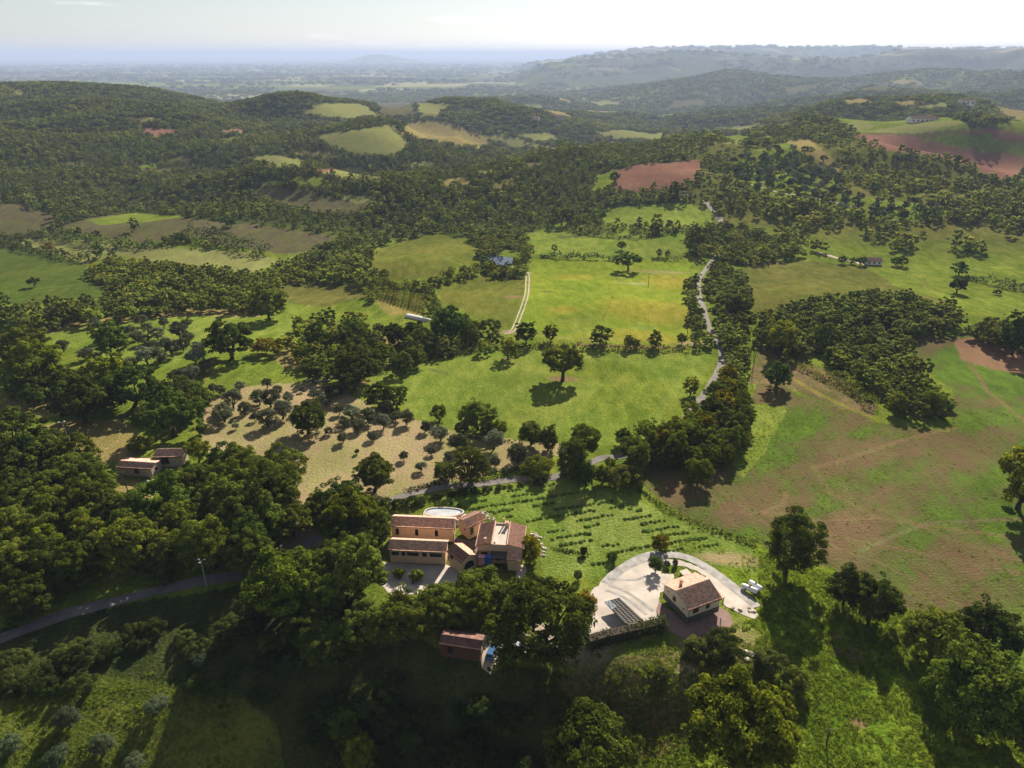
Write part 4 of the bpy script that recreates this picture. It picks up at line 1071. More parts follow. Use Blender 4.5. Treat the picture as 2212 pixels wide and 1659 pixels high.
stones([(1585, 1318), (1610, 1310), (1625, 1325)], 7, .5, 1.3, "{} pale stone at the right end of the patio", "stones at the end of the patio", .8)
#SECTION_TREES
# ------------------------------------------------------------------ trees: crowns of many leaf sprays on a tapered trunk with limbs
def sphere_dirs(n, g):
    v = g.normal(size=(n, 3))
    return v / np.linalg.norm(v, axis=1)[:, None]

def leaf_quads(P, N, s, g, tone):
    """one small leafy face at each point, facing roughly along N"""
    n = len(P)
    N = N + g.normal(0, .50, (n, 3))
    N /= np.linalg.norm(N, axis=1)[:, None] + 1e-9
    t = np.cross(N, sphere_dirs(n, g))
    t /= np.linalg.norm(t, axis=1)[:, None] + 1e-9
    b = np.cross(N, t)
    s = (s * g.uniform(.6, 1.35, n))[:, None]
    bend = N * s * g.uniform(-.25, .25, (n, 1))
    V = np.stack([P - t * s * .5, P - b * s * .34 + bend, P + t * s * .5, P + b * s * .34 + bend], 1).reshape(-1, 3)
    return V, np.arange(4 * n).reshape(n, 4), np.repeat(tone, 4)

def leafy(name, V, F, tone, m):
    me = newmesh(name, V, F, m)
    a_ = me.attributes.new("tone", 'FLOAT', 'POINT')
    a_.data.foreach_set("value", np.asarray(tone, np.float32))
    return me

def crown(seed, nblob, nleaf, leaf, style):
    """a crown 10 m wide standing on z = 0, and the ends of its limbs"""
    g = np.random.default_rng(seed)
    cz, rz_, rxy, br, low, trunk = dict(oak=(4.5, 3.9, 4.7, (.42, .95), -.78, 1.4), spread=(4.7, 2.9, 5.0, (.42, .95), -.55, 2.0), tall=(5.9, 5.3, 4.4, (.45, 1.0), -.92, 1.4),
                                        wood=(4.6, 4.3, 4.5, (.65, 1.35), -.80, 1.2), olive=(4.4, 3.3, 4.4, (.9, 1.6), -.70, 1.5), bush=(2.4, 2.8, 4.6, (.7, 1.4), -.7, .4))[style]
    d = sphere_dirs(nblob * 4, g)
    d = d[d[:, 2] > low][:nblob]
    ax = g.uniform(.80, 1.15, 3)
    ph = g.uniform(0, 6.28, 6)
    lump = np.sin(2.1 * d[:, 0] * 2 + ph[0]) * np.cos(2.4 * d[:, 1] * 2 + ph[1]) + .6 * np.sin(4.2 * d[:, 2] + 3 * d[:, 0] + ph[2])
    k = g.uniform(.62, 1.0, len(d)) ** .8 * (1 + (.08 if style == 'olive' else .24) * lump)
    c = d * k[:, None] * np.array([rxy, rxy, rz_]) * ax * .92 + np.array([g.normal(0, .3), g.normal(0, .3), cz])
    r = g.uniform(*br, len(c)) * (1.12 - .25 * k)
    which = g.choice(len(c), nleaf, p=r ** 2 / (r ** 2).sum())
    u = sphere_dirs(nleaf, g)
    u[:, 2] = np.where(u[:, 2] < -.2, -u[:, 2], u[:, 2])
    P = c[which] + u * (r[which] * g.uniform(.55, 1.1, nleaf) ** .45)[:, None] * np.array([1, 1, .82])
    P[:, 2] = np.maximum(P[:, 2], .15)
    tone = np.clip(g.uniform(0, 1, len(c))[which] * .55 + g.uniform(-.1, .55, nleaf), 0, 1)
    V, F, tn = leaf_quads(P, u + np.array([0, 0, .25]), np.full(nleaf, leaf), g, tone)
    return V, F, tn, c, trunk

def trunk_mesh(seed, c, th, m, rad=.34):
    g = np.random.default_rng(seed)
    q = MB()
    top = Vector((g.normal(0, .25), g.normal(0, .25), th))
    q.tube([(0, 0, -.8), (0, 0, .1), tuple(top * .5), tuple(top)], [rad * 1.6, rad * 1.2, rad, rad * .85], 7)
    for i in g.choice(len(c), min(7, len(c)), replace=False):
        e = Vector(c[i])
        mid = top.lerp(e, .5) + Vector((g.normal(0, .3), g.normal(0, .3), -.25))
        q.tube([top, mid, e], [rad * .6, rad * .4, rad * .12], 5, False)
    me = newmesh("trunk", q.V, q.F, m, True)
    return me

LOD = [(230, 17000, .33), (140, 7000, .48), (70, 2400, .80), (14, 300, 2.1)]
CROWNS, TRUNKS = {}, {}
def tree_kind(style, lod, var):
    key = (style, lod, var)
    if key not in CROWNS:
        nb, nl, lf = LOD[lod]
        if style == 'olive':
            nb, nl, lf = max(9, nb // 3), int(nl * .42), lf * 1.15
        if style == 'bush':
            nb, nl, lf = max(9, nb // 3), int(nl * .5), lf * 1.1
        V, F, tn, c, th = crown(hash((style, var)) % 1 + 100 * var + {'oak': 1, 'spread': 2, 'tall': 3, 'wood': 4, 'olive': 5, 'bush': 6}[style], nb, nl, lf, style)
        CROWNS[key] = leafy("crown", V, F, tn, M['olive'] if style == 'olive' else M['shrub'] if style == 'bush' else M['leaf'] if lod < 3 else M['far'])
        TRUNKS[key] = trunk_mesh(var + 7, c, th, M['bark'], .42 if style == 'olive' else .12 if style == 'bush' else .36)
    return CROWNS[key], TRUNKS[key]

def lod_of(D):
    return 0 if D < 215 else 1 if D < 420 else 2

def grow(name, style, x, y, w, tint, label, cat, group=None, lod=None, hs=1.0, sink=.1):
    D = math.hypot(x, y)
    lod = lod_of(D) if lod is None else lod
    cm_, tm = tree_kind(style, lod, int(rng.integers({0: 9, 1: 8, 2: 6, 3: 4}[lod])))
    t = tag(empty(name, (x, y, float(zf(x, y)) - sink), float(rng.uniform(0, 6.28))), label, cat, group)
    s = w / 10
    t.scale = (s * 1.06, s * 1.06, s * hs)
    cr_ = link("crown", cm_, t)
    cr_.color = tuple(tint) + (1,)
    if style != 'bush':
        link("trunk", tm, t)
    return t

TINT = dict(k=(.42, .52, .55), g=(1, 1, 1), d=(.72, .85, .9), y=(1.45, 1.36, .70), a=(2.1, 1.5, .55), r=(1.5, .95, .7), l=(1.45, 1.45, 1.05), o=(1.05, 1.05, .85), s=(1.5, 1.55, 1.9))
ADJ = dict(g="mid green", d="dark green", y="yellow green", a="golden autumn", r="russet", l="light green", o="olive green", s="silvery grey")
f1 = lambda X_, Y_: (X_ / 3, 553 + Y_ / 3)
fg = lambda X_, Y_: (331.8 + X_ * .23333, 774.2 + Y_ * .23333)
fh = lambda X_, Y_: (847.9 + X_ * .23333, 811 + Y_ * .23333)
fr = lambda X_, Y_: (1474.7 + X_ / 3, 553 + Y_ / 3)
fbl = lambda X_, Y_: (X_ / 3, 1106 + Y_ / 3)
fbm_ = lambda X_, Y_: (737.3 + X_ / 3, 1106 + Y_ / 3)
fbr = lambda X_, Y_: (1474.7 + X_ / 3, 1106 + Y_ / 3)
fm = lambda X_, Y_: (1106 + X_ * .25, 353.9 + Y_ * .25)
fv = lambda X_, Y_: (516.1 + X_ * .26667, 516.1 + Y_ * .26667)
fu = lambda X_, Y_: (X_ * .3, 412.9 + Y_ * .3)
ft = lambda X_, Y_: (1474.7 + X_ / 3, Y_ / 3)

# trees that stand out: (crop, crop scale in view px, [(foot x, foot y, crown width, style, tint, label)])
BIG = [
 (fg, .2333, [(1435, 695, 390, 'oak', 'o', "broad oak standing alone at the front of the dry olive grove"), (1860, 285, 400, 'oak', 'g', "big oak with visible trunk beside the rubble heap"), (2085, 450, 270, 'oak', 'd', "oak pair left half at the edge of bright meadow above the grove"), (2250, 455, 260, 'oak', 'd', "oak pair right half at the edge of bright meadow above the grove"),
              (205, 720, 500, 'spread', 'd', "very broad dark oak behind the sheds with bare lower trunk"), (425, 960, 230, 'tall', 'y', "yellowish tree overhanging the red tiled shed"), (660, 1260, 400, 'oak', 'g', "large oak in front of the dry grass, right of the sheds"), (1150, 1330, 390, 'tall', 'g', "tall dense oak at the corner where the dirt path meets dry grass"),
              (1850, 1640, 560, 'oak', 'y', "large yellow green oak left of the villa, its crown over the path"), (2050, 1230, 420, 'oak', 'g', "rounded oak behind the big yellow green one left of the villa"), (1690, 345, 210, 'bush', 'd', "black green round bush in shade under the oak by the rubble")]),
 (fh, .2333, [(430, 420, 160, 'tall', 'g', "small upright oak where the dry grove meets the bright meadow"), (790, 505, 340, 'oak', 'g', "largest of the four oaks in a clump by the dry grove"), (870, 560, 150, 'tall', 'o', "slim oak right beside the largest of the clump of four"), (945, 575, 150, 'tall', 'y', "slim yellowish oak third along the clump of four"), (995, 565, 160, 'tall', 'y', "rightmost yellowish oak of the clump of four"),
              (1285, 640, 290, 'oak', 'g', "forked oak with a clear trunk at the lower edge of the bright meadow"), (485, 970, 220, 'oak', 'g', "smaller of two oaks beside the lane behind the pool"), (740, 985, 340, 'tall', 'o', "taller bushy oak of the two beside the lane behind the pool"), (1340, 880, 290, 'bush', 'y', "low yellow green thicket beside the lane bend"),
              (1440, 690, 210, 'tall', 'd', "dark narrow oak next to the forked one at the meadow edge"), (1770, 760, 350, 'tall', 'o', "large pale topped oak in the hedge line below the meadow"), (1660, 960, 370, 'tall', 'd', "dark oak casting a deep shadow on the lavender field"), (2010, 860, 110, 'tall', 'l', "small pale tree by the bare bit of lane"), (2140, 640, 200, 'oak', 'd', "dark oak at the foot of the lane thicket"), (2120, 1030, 330, 'bush', 'o', "olive brown feathery thicket between lavender field and stubble")]),
 (fr, 1 / 3, [(605, 855, 210, 'oak', 'd', "dark oak alone on the stubble edge with a long shadow"), (95, 1465, 205, 'oak', 'y', "yellowish small oak alone below the lane thicket"), (345, 390, 195, 'oak', 'o', "spreading oak right of the lane with shadow on the meadow"), (1775, 240, 125, 'oak', 'd', "round oak by itself on the right meadow slope"), (1790, 125, 115, 'oak', 'd', "oak on the hedge corner above the lone round one"),
              (2130, 640, 240, 'tall', 'd', "big dark oak at the right border above the soil strip"), (2170, 1640, 420, 'tall', 'y', "huge yellow topped oak at the right border of the stubble"), (1030, 52, 65, 'oak', 'g', "first of three small trees on the track to the white farmhouse"), (1095, 52, 55, 'oak', 'g', "second of three small trees on the track to the white farmhouse"), (1150, 62, 80, 'oak', 'd', "third of three small trees, touching the white farmhouse"), (1380, 62, 70, 'oak', 'd', "left one of the tree pair right of the white farmhouse"), (1422, 64, 80, 'oak', 'd', "right one of the tree pair right of the white farmhouse"),
              (620, 640, 220, 'tall', 'y', "yellow flecked oak at the left tip of the wood on the stubble"), (1290, 680, 90, 'bush', 'a', "bright golden bush in the middle of the wood on the stubble"), (375, 920, 90, 'tall', 'a', "orange russet tree on the edge of the lane thicket"), (340, 1000, 80, 'tall', 'r', "red brown tree low in the lane thicket"), (50, 900, 120, 'tall', 'a', "golden tree left of the lane thicket by the bright meadow"), (640, 330, 40, 'bush', 'r', "small russet shrub on the right meadow above the wood"), (2100, 880, 470, 'bush', 'd', "dark bank of bushes at the far right border") if False else (2035, 250, 60, 'bush', 'd', "low dark bush on the far right hedge")]),
 (fbr, 1 / 3, [(665, 395, 390, 'tall', 'g', "tall oak above the gas tanks, its shadow down the slope"), (1205, 670, 380, 'oak', 'g', "right oak of the rounded pair on the bright slope"), (1040, 600, 240, 'tall', 'd', "darker left oak of the rounded pair on the bright slope"), (1600, 900, 390, 'oak', 'o', "oak with olive brown top in the middle of the slope row"), (1950, 930, 400, 'oak', 'd', "dark oak behind the largest one near the lower right corner"), (1830, 1370, 660, 'oak', 'o', "largest oak low on the right slope, thick round brownish crown"),
               (350, 1640, 760, 'oak', 'y', "huge yellow green oak crown at the bottom right of the house slope"), (560, 1010, 250, 'bush', 'd', "dark rounded bush below the drive end"), (100, 930, 230, 'bush', 'g', "green bush just below the patio"), (260, 930, 260, 'bush', 'd', "dark bush below the patio next to the pale boulders"), (720, 1150, 230, 'bush', 'l', "low light green bush ringed by a mown path on the slope")]),
 (fbm_, 1 / 3, [(1270, 930, 660, 'oak', 'g', "huge oak spreading over the yard beside the gravel drive"), (1225, 320, 170, 'tall', 'a', "autumn tinted tree at the right corner of the terrace house"), (1570, 720, 220, 'tall', 'r', "reddish leaved tree at the left edge of the gravel drive"), (860, 700, 300, 'oak', 'y', "yellow green oak in front of the gabled hut"), (630, 770, 300, 'oak', 'g', "oak left of the yellow green one below the forecourt"), (1070, 620, 210, 'oak', 'g', "deep green oak in front of the veranda"), (420, 820, 360, 'oak', 'g', "oak in the front thicket below the forecourt, second from its left end"), (150, 860, 330, 'oak', 'g', "oak at the left end of the front thicket below the forecourt"), (60, 980, 300, 'oak', 'd', "dark oak in front of the thicket facing the shaded slope"),
                 (130, 500, 440, 'oak', 'g', "oak hiding the left end of the long wings"), (130, 1659, 270, 'tall', 'l', "bright green small oak at the bottom edge left of centre"), (1600, 1760, 640, 'oak', 'o', "big olive green oak at the bottom edge right of centre"), (375, 420, 80, 'oak', 'l', "left sapling of two on the forecourt"), (490, 445, 105, 'oak', 'l', "right sapling of two on the forecourt"), (1345, 505, 95, 'tall', 'd', "dark slim cypress like tree on the lawn strip right of the villa"), (1250, 490, 160, 'bush', 'd', "dark bush at the foot of the villa path"), (1750, 315, 75, 'oak', 'd', "small round tree on the lawn edge before the gravel loop"), (1570, 275, 60, 'tall', 'd', "tiny upright tree with brushwood in the lower lavender field"),
                 (2035, 385, 105, 'tall', 'd', "largest of three clipped evergreen bushes on the gravel"), (2108, 355, 48, 'tall', 'd', "middle clipped evergreen bush on the gravel"), (2160, 350, 46, 'tall', 'd', "last clipped evergreen bush on the gravel, nearest the table"), (2060, 250, 120, 'tall', 'a', "thin golden young tree at the top of the gravel loop"), (1535, 440, 70, 'tall', 'd', "small dark upright tree on the bank left of the gravel drive"), (20, 1480, 240, 'tall', 'd', "tall dark green oak left of the bright one at the bottom edge")]),
 (fbl, 1 / 3, [(270, 380, 430, 'oak', 'y', "sunlit yellow green oak in the dark wood at the left border"), (880, 380, 450, 'oak', 'o', "sunlit oak in the middle of the dark wood above the lane"), (1860, 640, 560, 'oak', 'l', "big light green oak over the lane end below the dirt path"), (2180, 500, 330, 'oak', 'g', "oak between the lane end oak and the villa"), (460, 1390, 175, 'olive', 'd', "olive tree upper left on the sunlit slope at the bottom left"), (1020, 1300, 160, 'olive', 'd', "pale olive at the right edge of the sunlit slope"), (680, 1560, 170, 'olive', 'd', "olive in the middle of the sunlit slope at the bottom left"), (880, 1670, 150, 'olive', 'd', "lowest olive on the sunlit slope by the bottom edge"), (80, 1560, 165, 'olive', 'd', "olive at the left border of the sunlit slope"), (380, 1640, 180, 'olive', 'd', "bushy olive low on the sunlit slope near the left"), (1300, 990, 110, 'olive', 'd', "small pale tree catching light in the dark hollow")]),
 (f1, 1 / 3, [(735, 675, 240, 'tall', 'd', "tall dark oak standing among the upper olives"), (1505, 665, 310, 'oak', 'd', "very dark round oak right of the upper olives"), (1745, 415, 250, 'oak', 'o', "brownish oak at the top edge of the left meadow"), (1760, 640, 210, 'bush', 'a', "golden yellow thicket beside the very dark round oak"), (160, 720, 330, 'oak', 'o', "olive brown oak at the left border above the wood"), (230, 860, 360, 'oak', 'y', "yellowish oak second row at the left border"), (265, 925, 175, 'tall', 'd', "small dark oak in front of the yellowish border oak"), (560, 1080, 390, 'oak', 'g', "broad oak left of the bare trunked oak, light on its top"), (680, 900, 330, 'oak', 'y', "oak with golden top behind the broad one left of the sheds"), (870, 980, 330, 'oak', 'd', "dark oak between the broad one and the bare trunked one"), (120, 1260, 340, 'oak', 'g', "big rounded oak at the left border behind the lamp post"), (900, 1260, 170, 'bush', 'y', "yellow green bush behind the pink tiled shed"), (1190, 880, 120, 'tall', 'g', "dark columnar tree at the top left of the grove"),
              (500, 1500, 340, 'oak', 'g', "oak in front of the sheds at the wood edge"), (130, 1500, 350, 'oak', 'g', "oak at the left border below the lamp post"), (350, 1660, 400, 'oak', 'd', "dark oak in the wood below the lamp post"), (740, 1800, 330, 'oak', 'g', "oak at the wood edge below the leaning pole"), (1100, 1760, 420, 'oak', 'd', "oak in deep shade below the sheds"), (1500, 1720, 420, 'oak', 'g', "oak in the middle of the wood right of the sheds"), (1780, 1690, 370, 'tall', 'g', "tall oak at the right end of the wood by the dry grass")]),
 (fm, .25, [(1005, 920, 220, 'spread', 'd', "leaning oak alone at the top of the yellow field"), (760, 1560, 200, 'oak', 'g', "round oak in the hedge below the yellow field"), (1240, 1590, 140, 'tall', 'o', "sparse oak right along the hedge below the yellow field"), (1000, 1590, 110, 'tall', 'o', "thin oak mid hedge below the yellow field"), (1070, 1590, 80, 'tall', 'o', "thinnest tree mid hedge below the yellow field"), (330, 1540, 140, 'tall', 'r', "bare brownish tree in the hedge below the bright field"), (120, 1560, 190, 'tall', 'd', "dark tree at the left end of the hedge below the bright field"), (1465, 1560, 100, 'tall', 'o', "tree at the right end of the hedge below the yellow field"), (950, 740, 90, 'oak', 'd', "small tree between the two upper green fields"), (1100, 520, 60, 'tall', 'd', "single small tree inside the top green field"), (430, 530, 190, 'oak', 'o', "spreading oak at the left of the upper green fields"), (745, 490, 140, 'oak', 's', "pale rounded tree by the top green field"), (880, 160, 100, 'oak', 'd', "oak at the left corner of the brown field"), (1600, 740, 210, 'tall', 'g', "tall pale trunked oak right of the upper green fields"), (370, 760, 60, 'tall', 'd', "slim tree in the low hedge by the pond"), (1865, 600, 110, 'oak', 'o', "small oak on the dry patch right of the green fields"), (1400, 310, 130, 'tall', 'd', "pointed dark conifer below the brown field"), (1270, 800, 60, 'tall', 'd', "left of two bushes in the short hedge by the lane"), (1340, 810, 60, 'tall', 'd', "right of two bushes in the short hedge by the lane")]),
 (lambda X_, Y_: (X_, Y_), 1.0, [(1060, 590, 22, 'tall', 'a', "golden tree on the near left bank of the pond"), (1078, 592, 20, 'tall', 'g', "green tree in front of the middle of the pond"), (1098, 590, 22, 'tall', 'o', "olive brown tree in front of the right half of the pond"), (1116, 580, 24, 'tall', 'y', "yellow tree at the right end of the pond"), (1046, 575, 24, 'tall', 'd', "dark tree at the left end of the pond"), (1215, 822, 104, 'spread', 'o', "wide spreading oak alone in the middle of the bright meadow")]),
 (fv, .26667, [(2180, 970, 160, 'tall', 'y', "small yellowish tree in the top corner of the bright meadow"), (970, 1120, 380, 'oak', 'g', "large oak in the scrub left of the bright meadow"), (1700, 830, 330, 'oak', 'd', "large dark oak left of the track gate"), (2095, 740, 80, 'tall', 'd', "small dark tree near the start of the farm track"), (250, 660, 240, 'oak', 'r', "brown tinged oak below the dull field") if False else (1185, 320, 90, 'oak', 'd', "dark tree between the dome field and the vineyard"), (640, 860, 190, 'tall', 'o', "bushy tree behind the golden thicket"), (1300, 920, 30, 'bush', 'd', "tiny dark shrub in the pale corn stubble"), (1480, 930, 210, 'tall', 'g', "pale green tree over the pale topped pole"), (1270, 1030, 130, 'bush', 'd', "dark bush in the hedge corner by the corn strip")]),
 (fu, .3, [(970, 280, 75, 'tall', 'd', "lone dark tree on the purple brown field"), (1665, 258, 85, 'oak', 'd', "tree on the far rim of the purple brown field"), (720, 480, 95, 'tall', 'd', "dark tree astride the pale strip field"), (215, 395, 50, 'oak', 'g', "small tree at the left end of the pale strip field"), (345, 420, 80, 'bush', 'r', "brown bush on the pale strip field"), (250, 690, 90, 'spread', 'd', "small leaning tree on the dark green field at the left"), (1545, 300, 50, 'tall', 'd', "thin tree on top of the copse in the purple field")]),
 (lambda X_, Y_: (909 + X_ * 0, 516 + Y_ * 0), .1, [(0, 0, 1, 'x', 'g', '')]),
]
OLIVES = [(fg, [(800, 300, 100), (560, 320, 100), (620, 335, 100), (480, 460, 120), (740, 470, 205), (660, 585, 205), (850, 515, 120), (760, 655, 75), (945, 580, 85), (1060, 635, 195), (1050, 280, 105), (1150, 340, 110), (1255, 410, 105), (985, 425, 160), (1090, 450, 180), (1200, 560, 190), (1380, 310, 65), (1480, 370, 110), (1600, 445, 140), (1720, 520, 110), (1840, 560, 160), (1770, 630, 105), (1890, 670, 140), (2000, 600, 150), (2130, 650, 150), (1625, 705, 80), (1755, 780, 115), (2025, 755, 90), (1885, 885, 50), (460, 700, 110), (330, 330, 150), (390, 300, 120), (2160, 520, 150)]),
          (fh, [(135, 455, 150), (450, 600, 155), (310, 520, 110), (105, 780, 90), (270, 880, 105), (360, 730, 85), (520, 780, 90), (950, 840, 110), (610, 680, 160), (640, 560, 140), (1160, 800, 180), (940, 680, 190), (30, 420, 120)]),
          (f1, [(620, 460, 65), (765, 455, 72), (915, 455, 78), (1065, 460, 62), (960, 505, 85), (840, 515, 80), (940, 575, 85), (880, 545, 85), (1025, 545, 95), (1080, 605, 95), (990, 615, 85), (1170, 535, 115), (1230, 575, 90), (1190, 615, 90), (1290, 625, 90), (1120, 655, 110), (1040, 695, 120), (960, 705, 130), (1270, 705, 120), (700, 545, 100), (415, 620, 90), (560, 670, 100), (640, 720, 110), (760, 730, 100), (850, 750, 110), (1330, 760, 110), (1240, 800, 110), (1140, 810, 90)])]
SHRUBS = [(fh, [(420, 1130, 95), (550, 1112, 78), (645, 1100, 105), (760, 1085, 85), (870, 1072, 82), (915, 1055, 34), (980, 1052, 82), (1035, 1040, 42), (1090, 1035, 52), (1185, 1018, 72), (1350, 1010, 195)], "clipped round shrub on the lane edge above the lavender field", 'd'),
          (fh, [(545, 1187, 54), (615, 1213, 58), (683, 1228, 48), (765, 1247, 42)], "greyish clipped ball shrub behind the pool", 's'),
          (fh, [(180, 1200, 150), (60, 1220, 150), (270, 1180, 110), (-60, 1215, 120)], "dark shrub left of the pool", 'd')]
def width_of(x, y, wv):
    return wv * K * project(x, y, zf(x, y) + 3)[2] / FPX

hand = []        # x, y, width, style, tint, label
for f_, sc_, rows_ in BIG:
    for X_, Y_, w_, st_, ti_, lab_ in rows_:
        if st_ == 'x':
            continue
        x, y = pt(*f_(X_, Y_))
        hand.append((x, y, width_of(x, y, w_ * sc_), st_, ti_, lab_))

# belts and copses: outline of what one sees (sight lines meet the trees at mid height), spacing m, widths m, tints
BELTS = [
 ([(1500, 872), (1560, 800), (1612, 790), (1616, 900), (1592, 990), (1530, 992), (1450, 985), (1400, 975), (1430, 930), (1460, 892)], 5.2, (6, 9), "lyolgaylog", "the lane thicket", 'tall'),
 ([(1530, 570), (1600, 590), (1625, 660), (1610, 720), (1602, 790), (1558, 790), (1550, 700), (1525, 640)], 6.0, (6, 9.5), "glgold", "the lane bend", 'oak'),
 ([(1484, 600), (1506, 600), (1518, 690), (1540, 745), (1508, 745), (1488, 690)], 5.5, (4.5, 7.5), "ggdo", "the lane's left verge", 'tall'),
 ([(1640, 690), (1665, 675), (1760, 645), (1880, 632), (2060, 665), (2075, 700), (1960, 715), (1880, 700), (1800, 745), (1720, 760), (1650, 730)], 5.6, (7, 10.5), "gdddg", "the wood on the stubble", 'tall'),
 ([(1800, 740), (1890, 705), (1960, 725), (1990, 790), (2050, 850), (2030, 890), (1940, 880), (1900, 840), (1850, 795), (1780, 765)], 5.2, (6, 9), "yylogay", "yellowing wood tip on the stubble", 'wood'),
 ([(1180, 1000), (1240, 940), (1330, 960), (1320, 1000), (1300, 1030), (1220, 1030)], 6, (5, 7.5), "god", "hedge line below the oak meadow", 'tall'),
 ([(1340, 960), (1400, 930), (1480, 960), (1470, 1000), (1350, 1000)], 5.5, (6, 9), "gold", "the foot of the lane thicket", 'tall'),
 ([(180, 590), (250, 556), (420, 580), (560, 592), (700, 530), (790, 508), (802, 560), (785, 612), (690, 600), (600, 606), (588, 645), (600, 668), (420, 660), (300, 672), (150, 688), (0, 716), (0, 655), (100, 655), (225, 642), (240, 610)], 7.4, (7, 10.5), "gdgdooly", "wood left of the vineyard", 'wood'),
 ([(640, 700), (700, 680), (790, 680), (830, 705), (930, 712), (960, 668), (1040, 700), (1085, 712), (1060, 742), (900, 778), (820, 800), (760, 800), (660, 808), (620, 785), (590, 760)], 8.4, (6.5, 10), "gdgdoloy", "scrub belt above the oak meadow", 'oak'),
 ([(0, 765), (100, 775), (200, 835), (300, 840), (410, 835), (435, 855), (400, 900), (300, 890), (150, 860), (0, 860)], 7.5, (8, 11), "gyood", "the left border wood", 'oak'),
 ([(0, 990), (80, 975), (130, 960), (195, 980), (240, 1060), (300, 1080), (420, 1000), (520, 1010), (640, 1040), (640, 1120), (600, 1165), (540, 1225), (400, 1235), (250, 1260), (100, 1310), (0, 1340)], 6.8, (9, 12.5), "ggood", "dark wood above the asphalt lane", 'tall'),
 ([(690, 1090), (790, 1070), (835, 1150), (830, 1225), (760, 1245), (700, 1200)], 7, (8, 12), "ggd", "oaks at the left end of the villa", 'oak'),
 ([(540, 1225), (640, 1180), (740, 1260), (730, 1330), (690, 1400), (600, 1330)], 6.5, (9, 12), "ggod", "shaded wood left of the forecourt", 'oak'),
 ([(690, 1345), (760, 1320), (880, 1290), (1000, 1275), (1100, 1262), (1130, 1300), (1000, 1340), (950, 1360), (860, 1380), (760, 1440), (700, 1420)], 6.2, (8, 12), "ggyog", "the thicket below the villa", 'oak'),
 ([(1280, 1440), (1440, 1420), (1480, 1480), (1400, 1560), (1240, 1560), (1180, 1500)], 8.5, (2.5, 5.5), "lgyl", "scrubby slope below the drive hedge", 'bush'),
 ([(780, 600), (800, 575), (860, 610), (935, 596), (960, 575), (1050, 560), (1060, 580), (950, 605), (930, 620), (950, 660), (930, 670), (915, 620), (820, 612), (800, 640)], 6.0, (4, 6.5), "ggoyd", "hedges round the domed field", 'wood'),
 ([(1010, 510), (1060, 495), (1130, 500), (1150, 540), (1130, 560), (1120, 530), (1060, 540), (1040, 560), (1030, 520)], 6.5, (6, 9), "dgad", "the pond", 'tall'),
 ([(1040, 562), (1110, 582), (1150, 560), (1160, 545), (1125, 590), (1060, 590)], 4.5, (4.5, 7), "yoa", "the near bank of the pond", 'tall'),
 ([(1480, 500), (1560, 480), (1640, 500), (1740, 545), (1640, 560), (1560, 560), (1500, 540)], 7.5, (7, 10), "gdol", "woods behind the right meadow", 'oak'),
 ([(2080, 715), (2150, 680), (2230, 690), (2230, 745), (2160, 745)], 7, (7, 11), "dd", "dark copse at the right border", 'tall'),
 ([(640, 1460), (760, 1420), (1150, 1480), (1150, 1720), (820, 1720), (640, 1560)], 6.0, (5, 9), "dd", "black shaded hollow at the bottom", 'bush'),
 ([(-20, 1410), (200, 1350), (560, 1290), (660, 1400), (620, 1500), (480, 1480), (300, 1440), (100, 1480), (-20, 1510)], 5.5, (4, 7), "dd", "dark bank below the asphalt lane", 'bush'),
]
def fill(wp, sp, jit=.38):
    (x0, y0), (x1, y1) = wp.min(0), wp.max(0)
    gx_, gy_ = np.meshgrid(np.arange(x0, x1, sp), np.arange(y0, y1, sp * .9))
    gx_[1::2] += sp / 2
    p = np.column_stack([gx_.ravel(), gy_.ravel()])
    p += rng.uniform(-jit, jit, p.shape) * sp
    return p[inside(wp, p[:, 0], p[:, 1])]

# keep-out: buildings, yards, drive, water
KEEP = [np.array([(-31, 136), (-14, 134.5), (-9, 132), (3, 133), (4, 148), (-8, 153), (-10, 160), (-24, 160), (-31, 151)]), fl5([(60, 1120), (120, 560), (480, 280), (1000, 147), (1800, 502), (2130, 790), (1830, 930), (1240, 1100), (900, 800), (755, 965)]),
        fl4([(60, 850), (930, 870), (1000, 1160), (520, 1200), (60, 1160)]), pond_poly, np.array([(-117, 174.5), (-96, 174), (-96, 187), (-117, 184)])]
KEEP.append(wpoly([(205, 965), (415, 955), (430, 1030), (350, 1120), (255, 1120), (205, 1045)]))
laneP = [at(*np.array(l_, float).T) for l_ in ([(840, 1082), (960, 1052), (1110, 1036), (1250, 1012), (1345, 985), (1460, 925), (1535, 830), (1558, 785), (1535, 715), (1510, 630), (1535, 568), (1560, 540)], [(-30, 1392), (150, 1325), (420, 1258), (600, 1210), (690, 1160), (640, 1100)])]
def clear(p, r):
    k = np.ones(len(p), bool)
    for q in KEEP:
        k &= ~inside(q, p[:, 0], p[:, 1])
    for q in laneP:
        k &= linedist(q, p[:, 0], p[:, 1]) > r
    return k

auto = []
taken = np.array([(h[0], h[1], h[2]) for h in hand])
for poly, sp, (w0, w1), tints, place, st in BELTS:
    wp = wpoly(poly, 4.0)
    p = fill(wp, sp)
    p = p[clear(p, 3.2)]
    d = np.hypot(p[:, None, 0] - taken[None, :, 0], p[:, None, 1] - taken[None, :, 1]) - taken[None, :, 2] * .36
    p = p[(d > 0).all(1)]
    p = p[visible(p[:, 0], p[:, 1], 8)]
    for x, y in p:
        ti = tints[int(rng.integers(len(tints)))]
        s_ = st if rng.random() < .7 else ('oak' if st != 'bush' else 'bush')
        auto.append((x, y, rng.uniform(w0, w1), s_, ti, place))
auto.sort(key=lambda q: -q[2] / math.hypot(q[0], q[1]))
n_hand = sum(1 for h in hand if h[3] not in ('bush', 'olive'))
SMALL = "small", "medium", "large"
def size_word(w):
    return "small" if w < 6.5 else "medium" if w < 8.8 else "large"

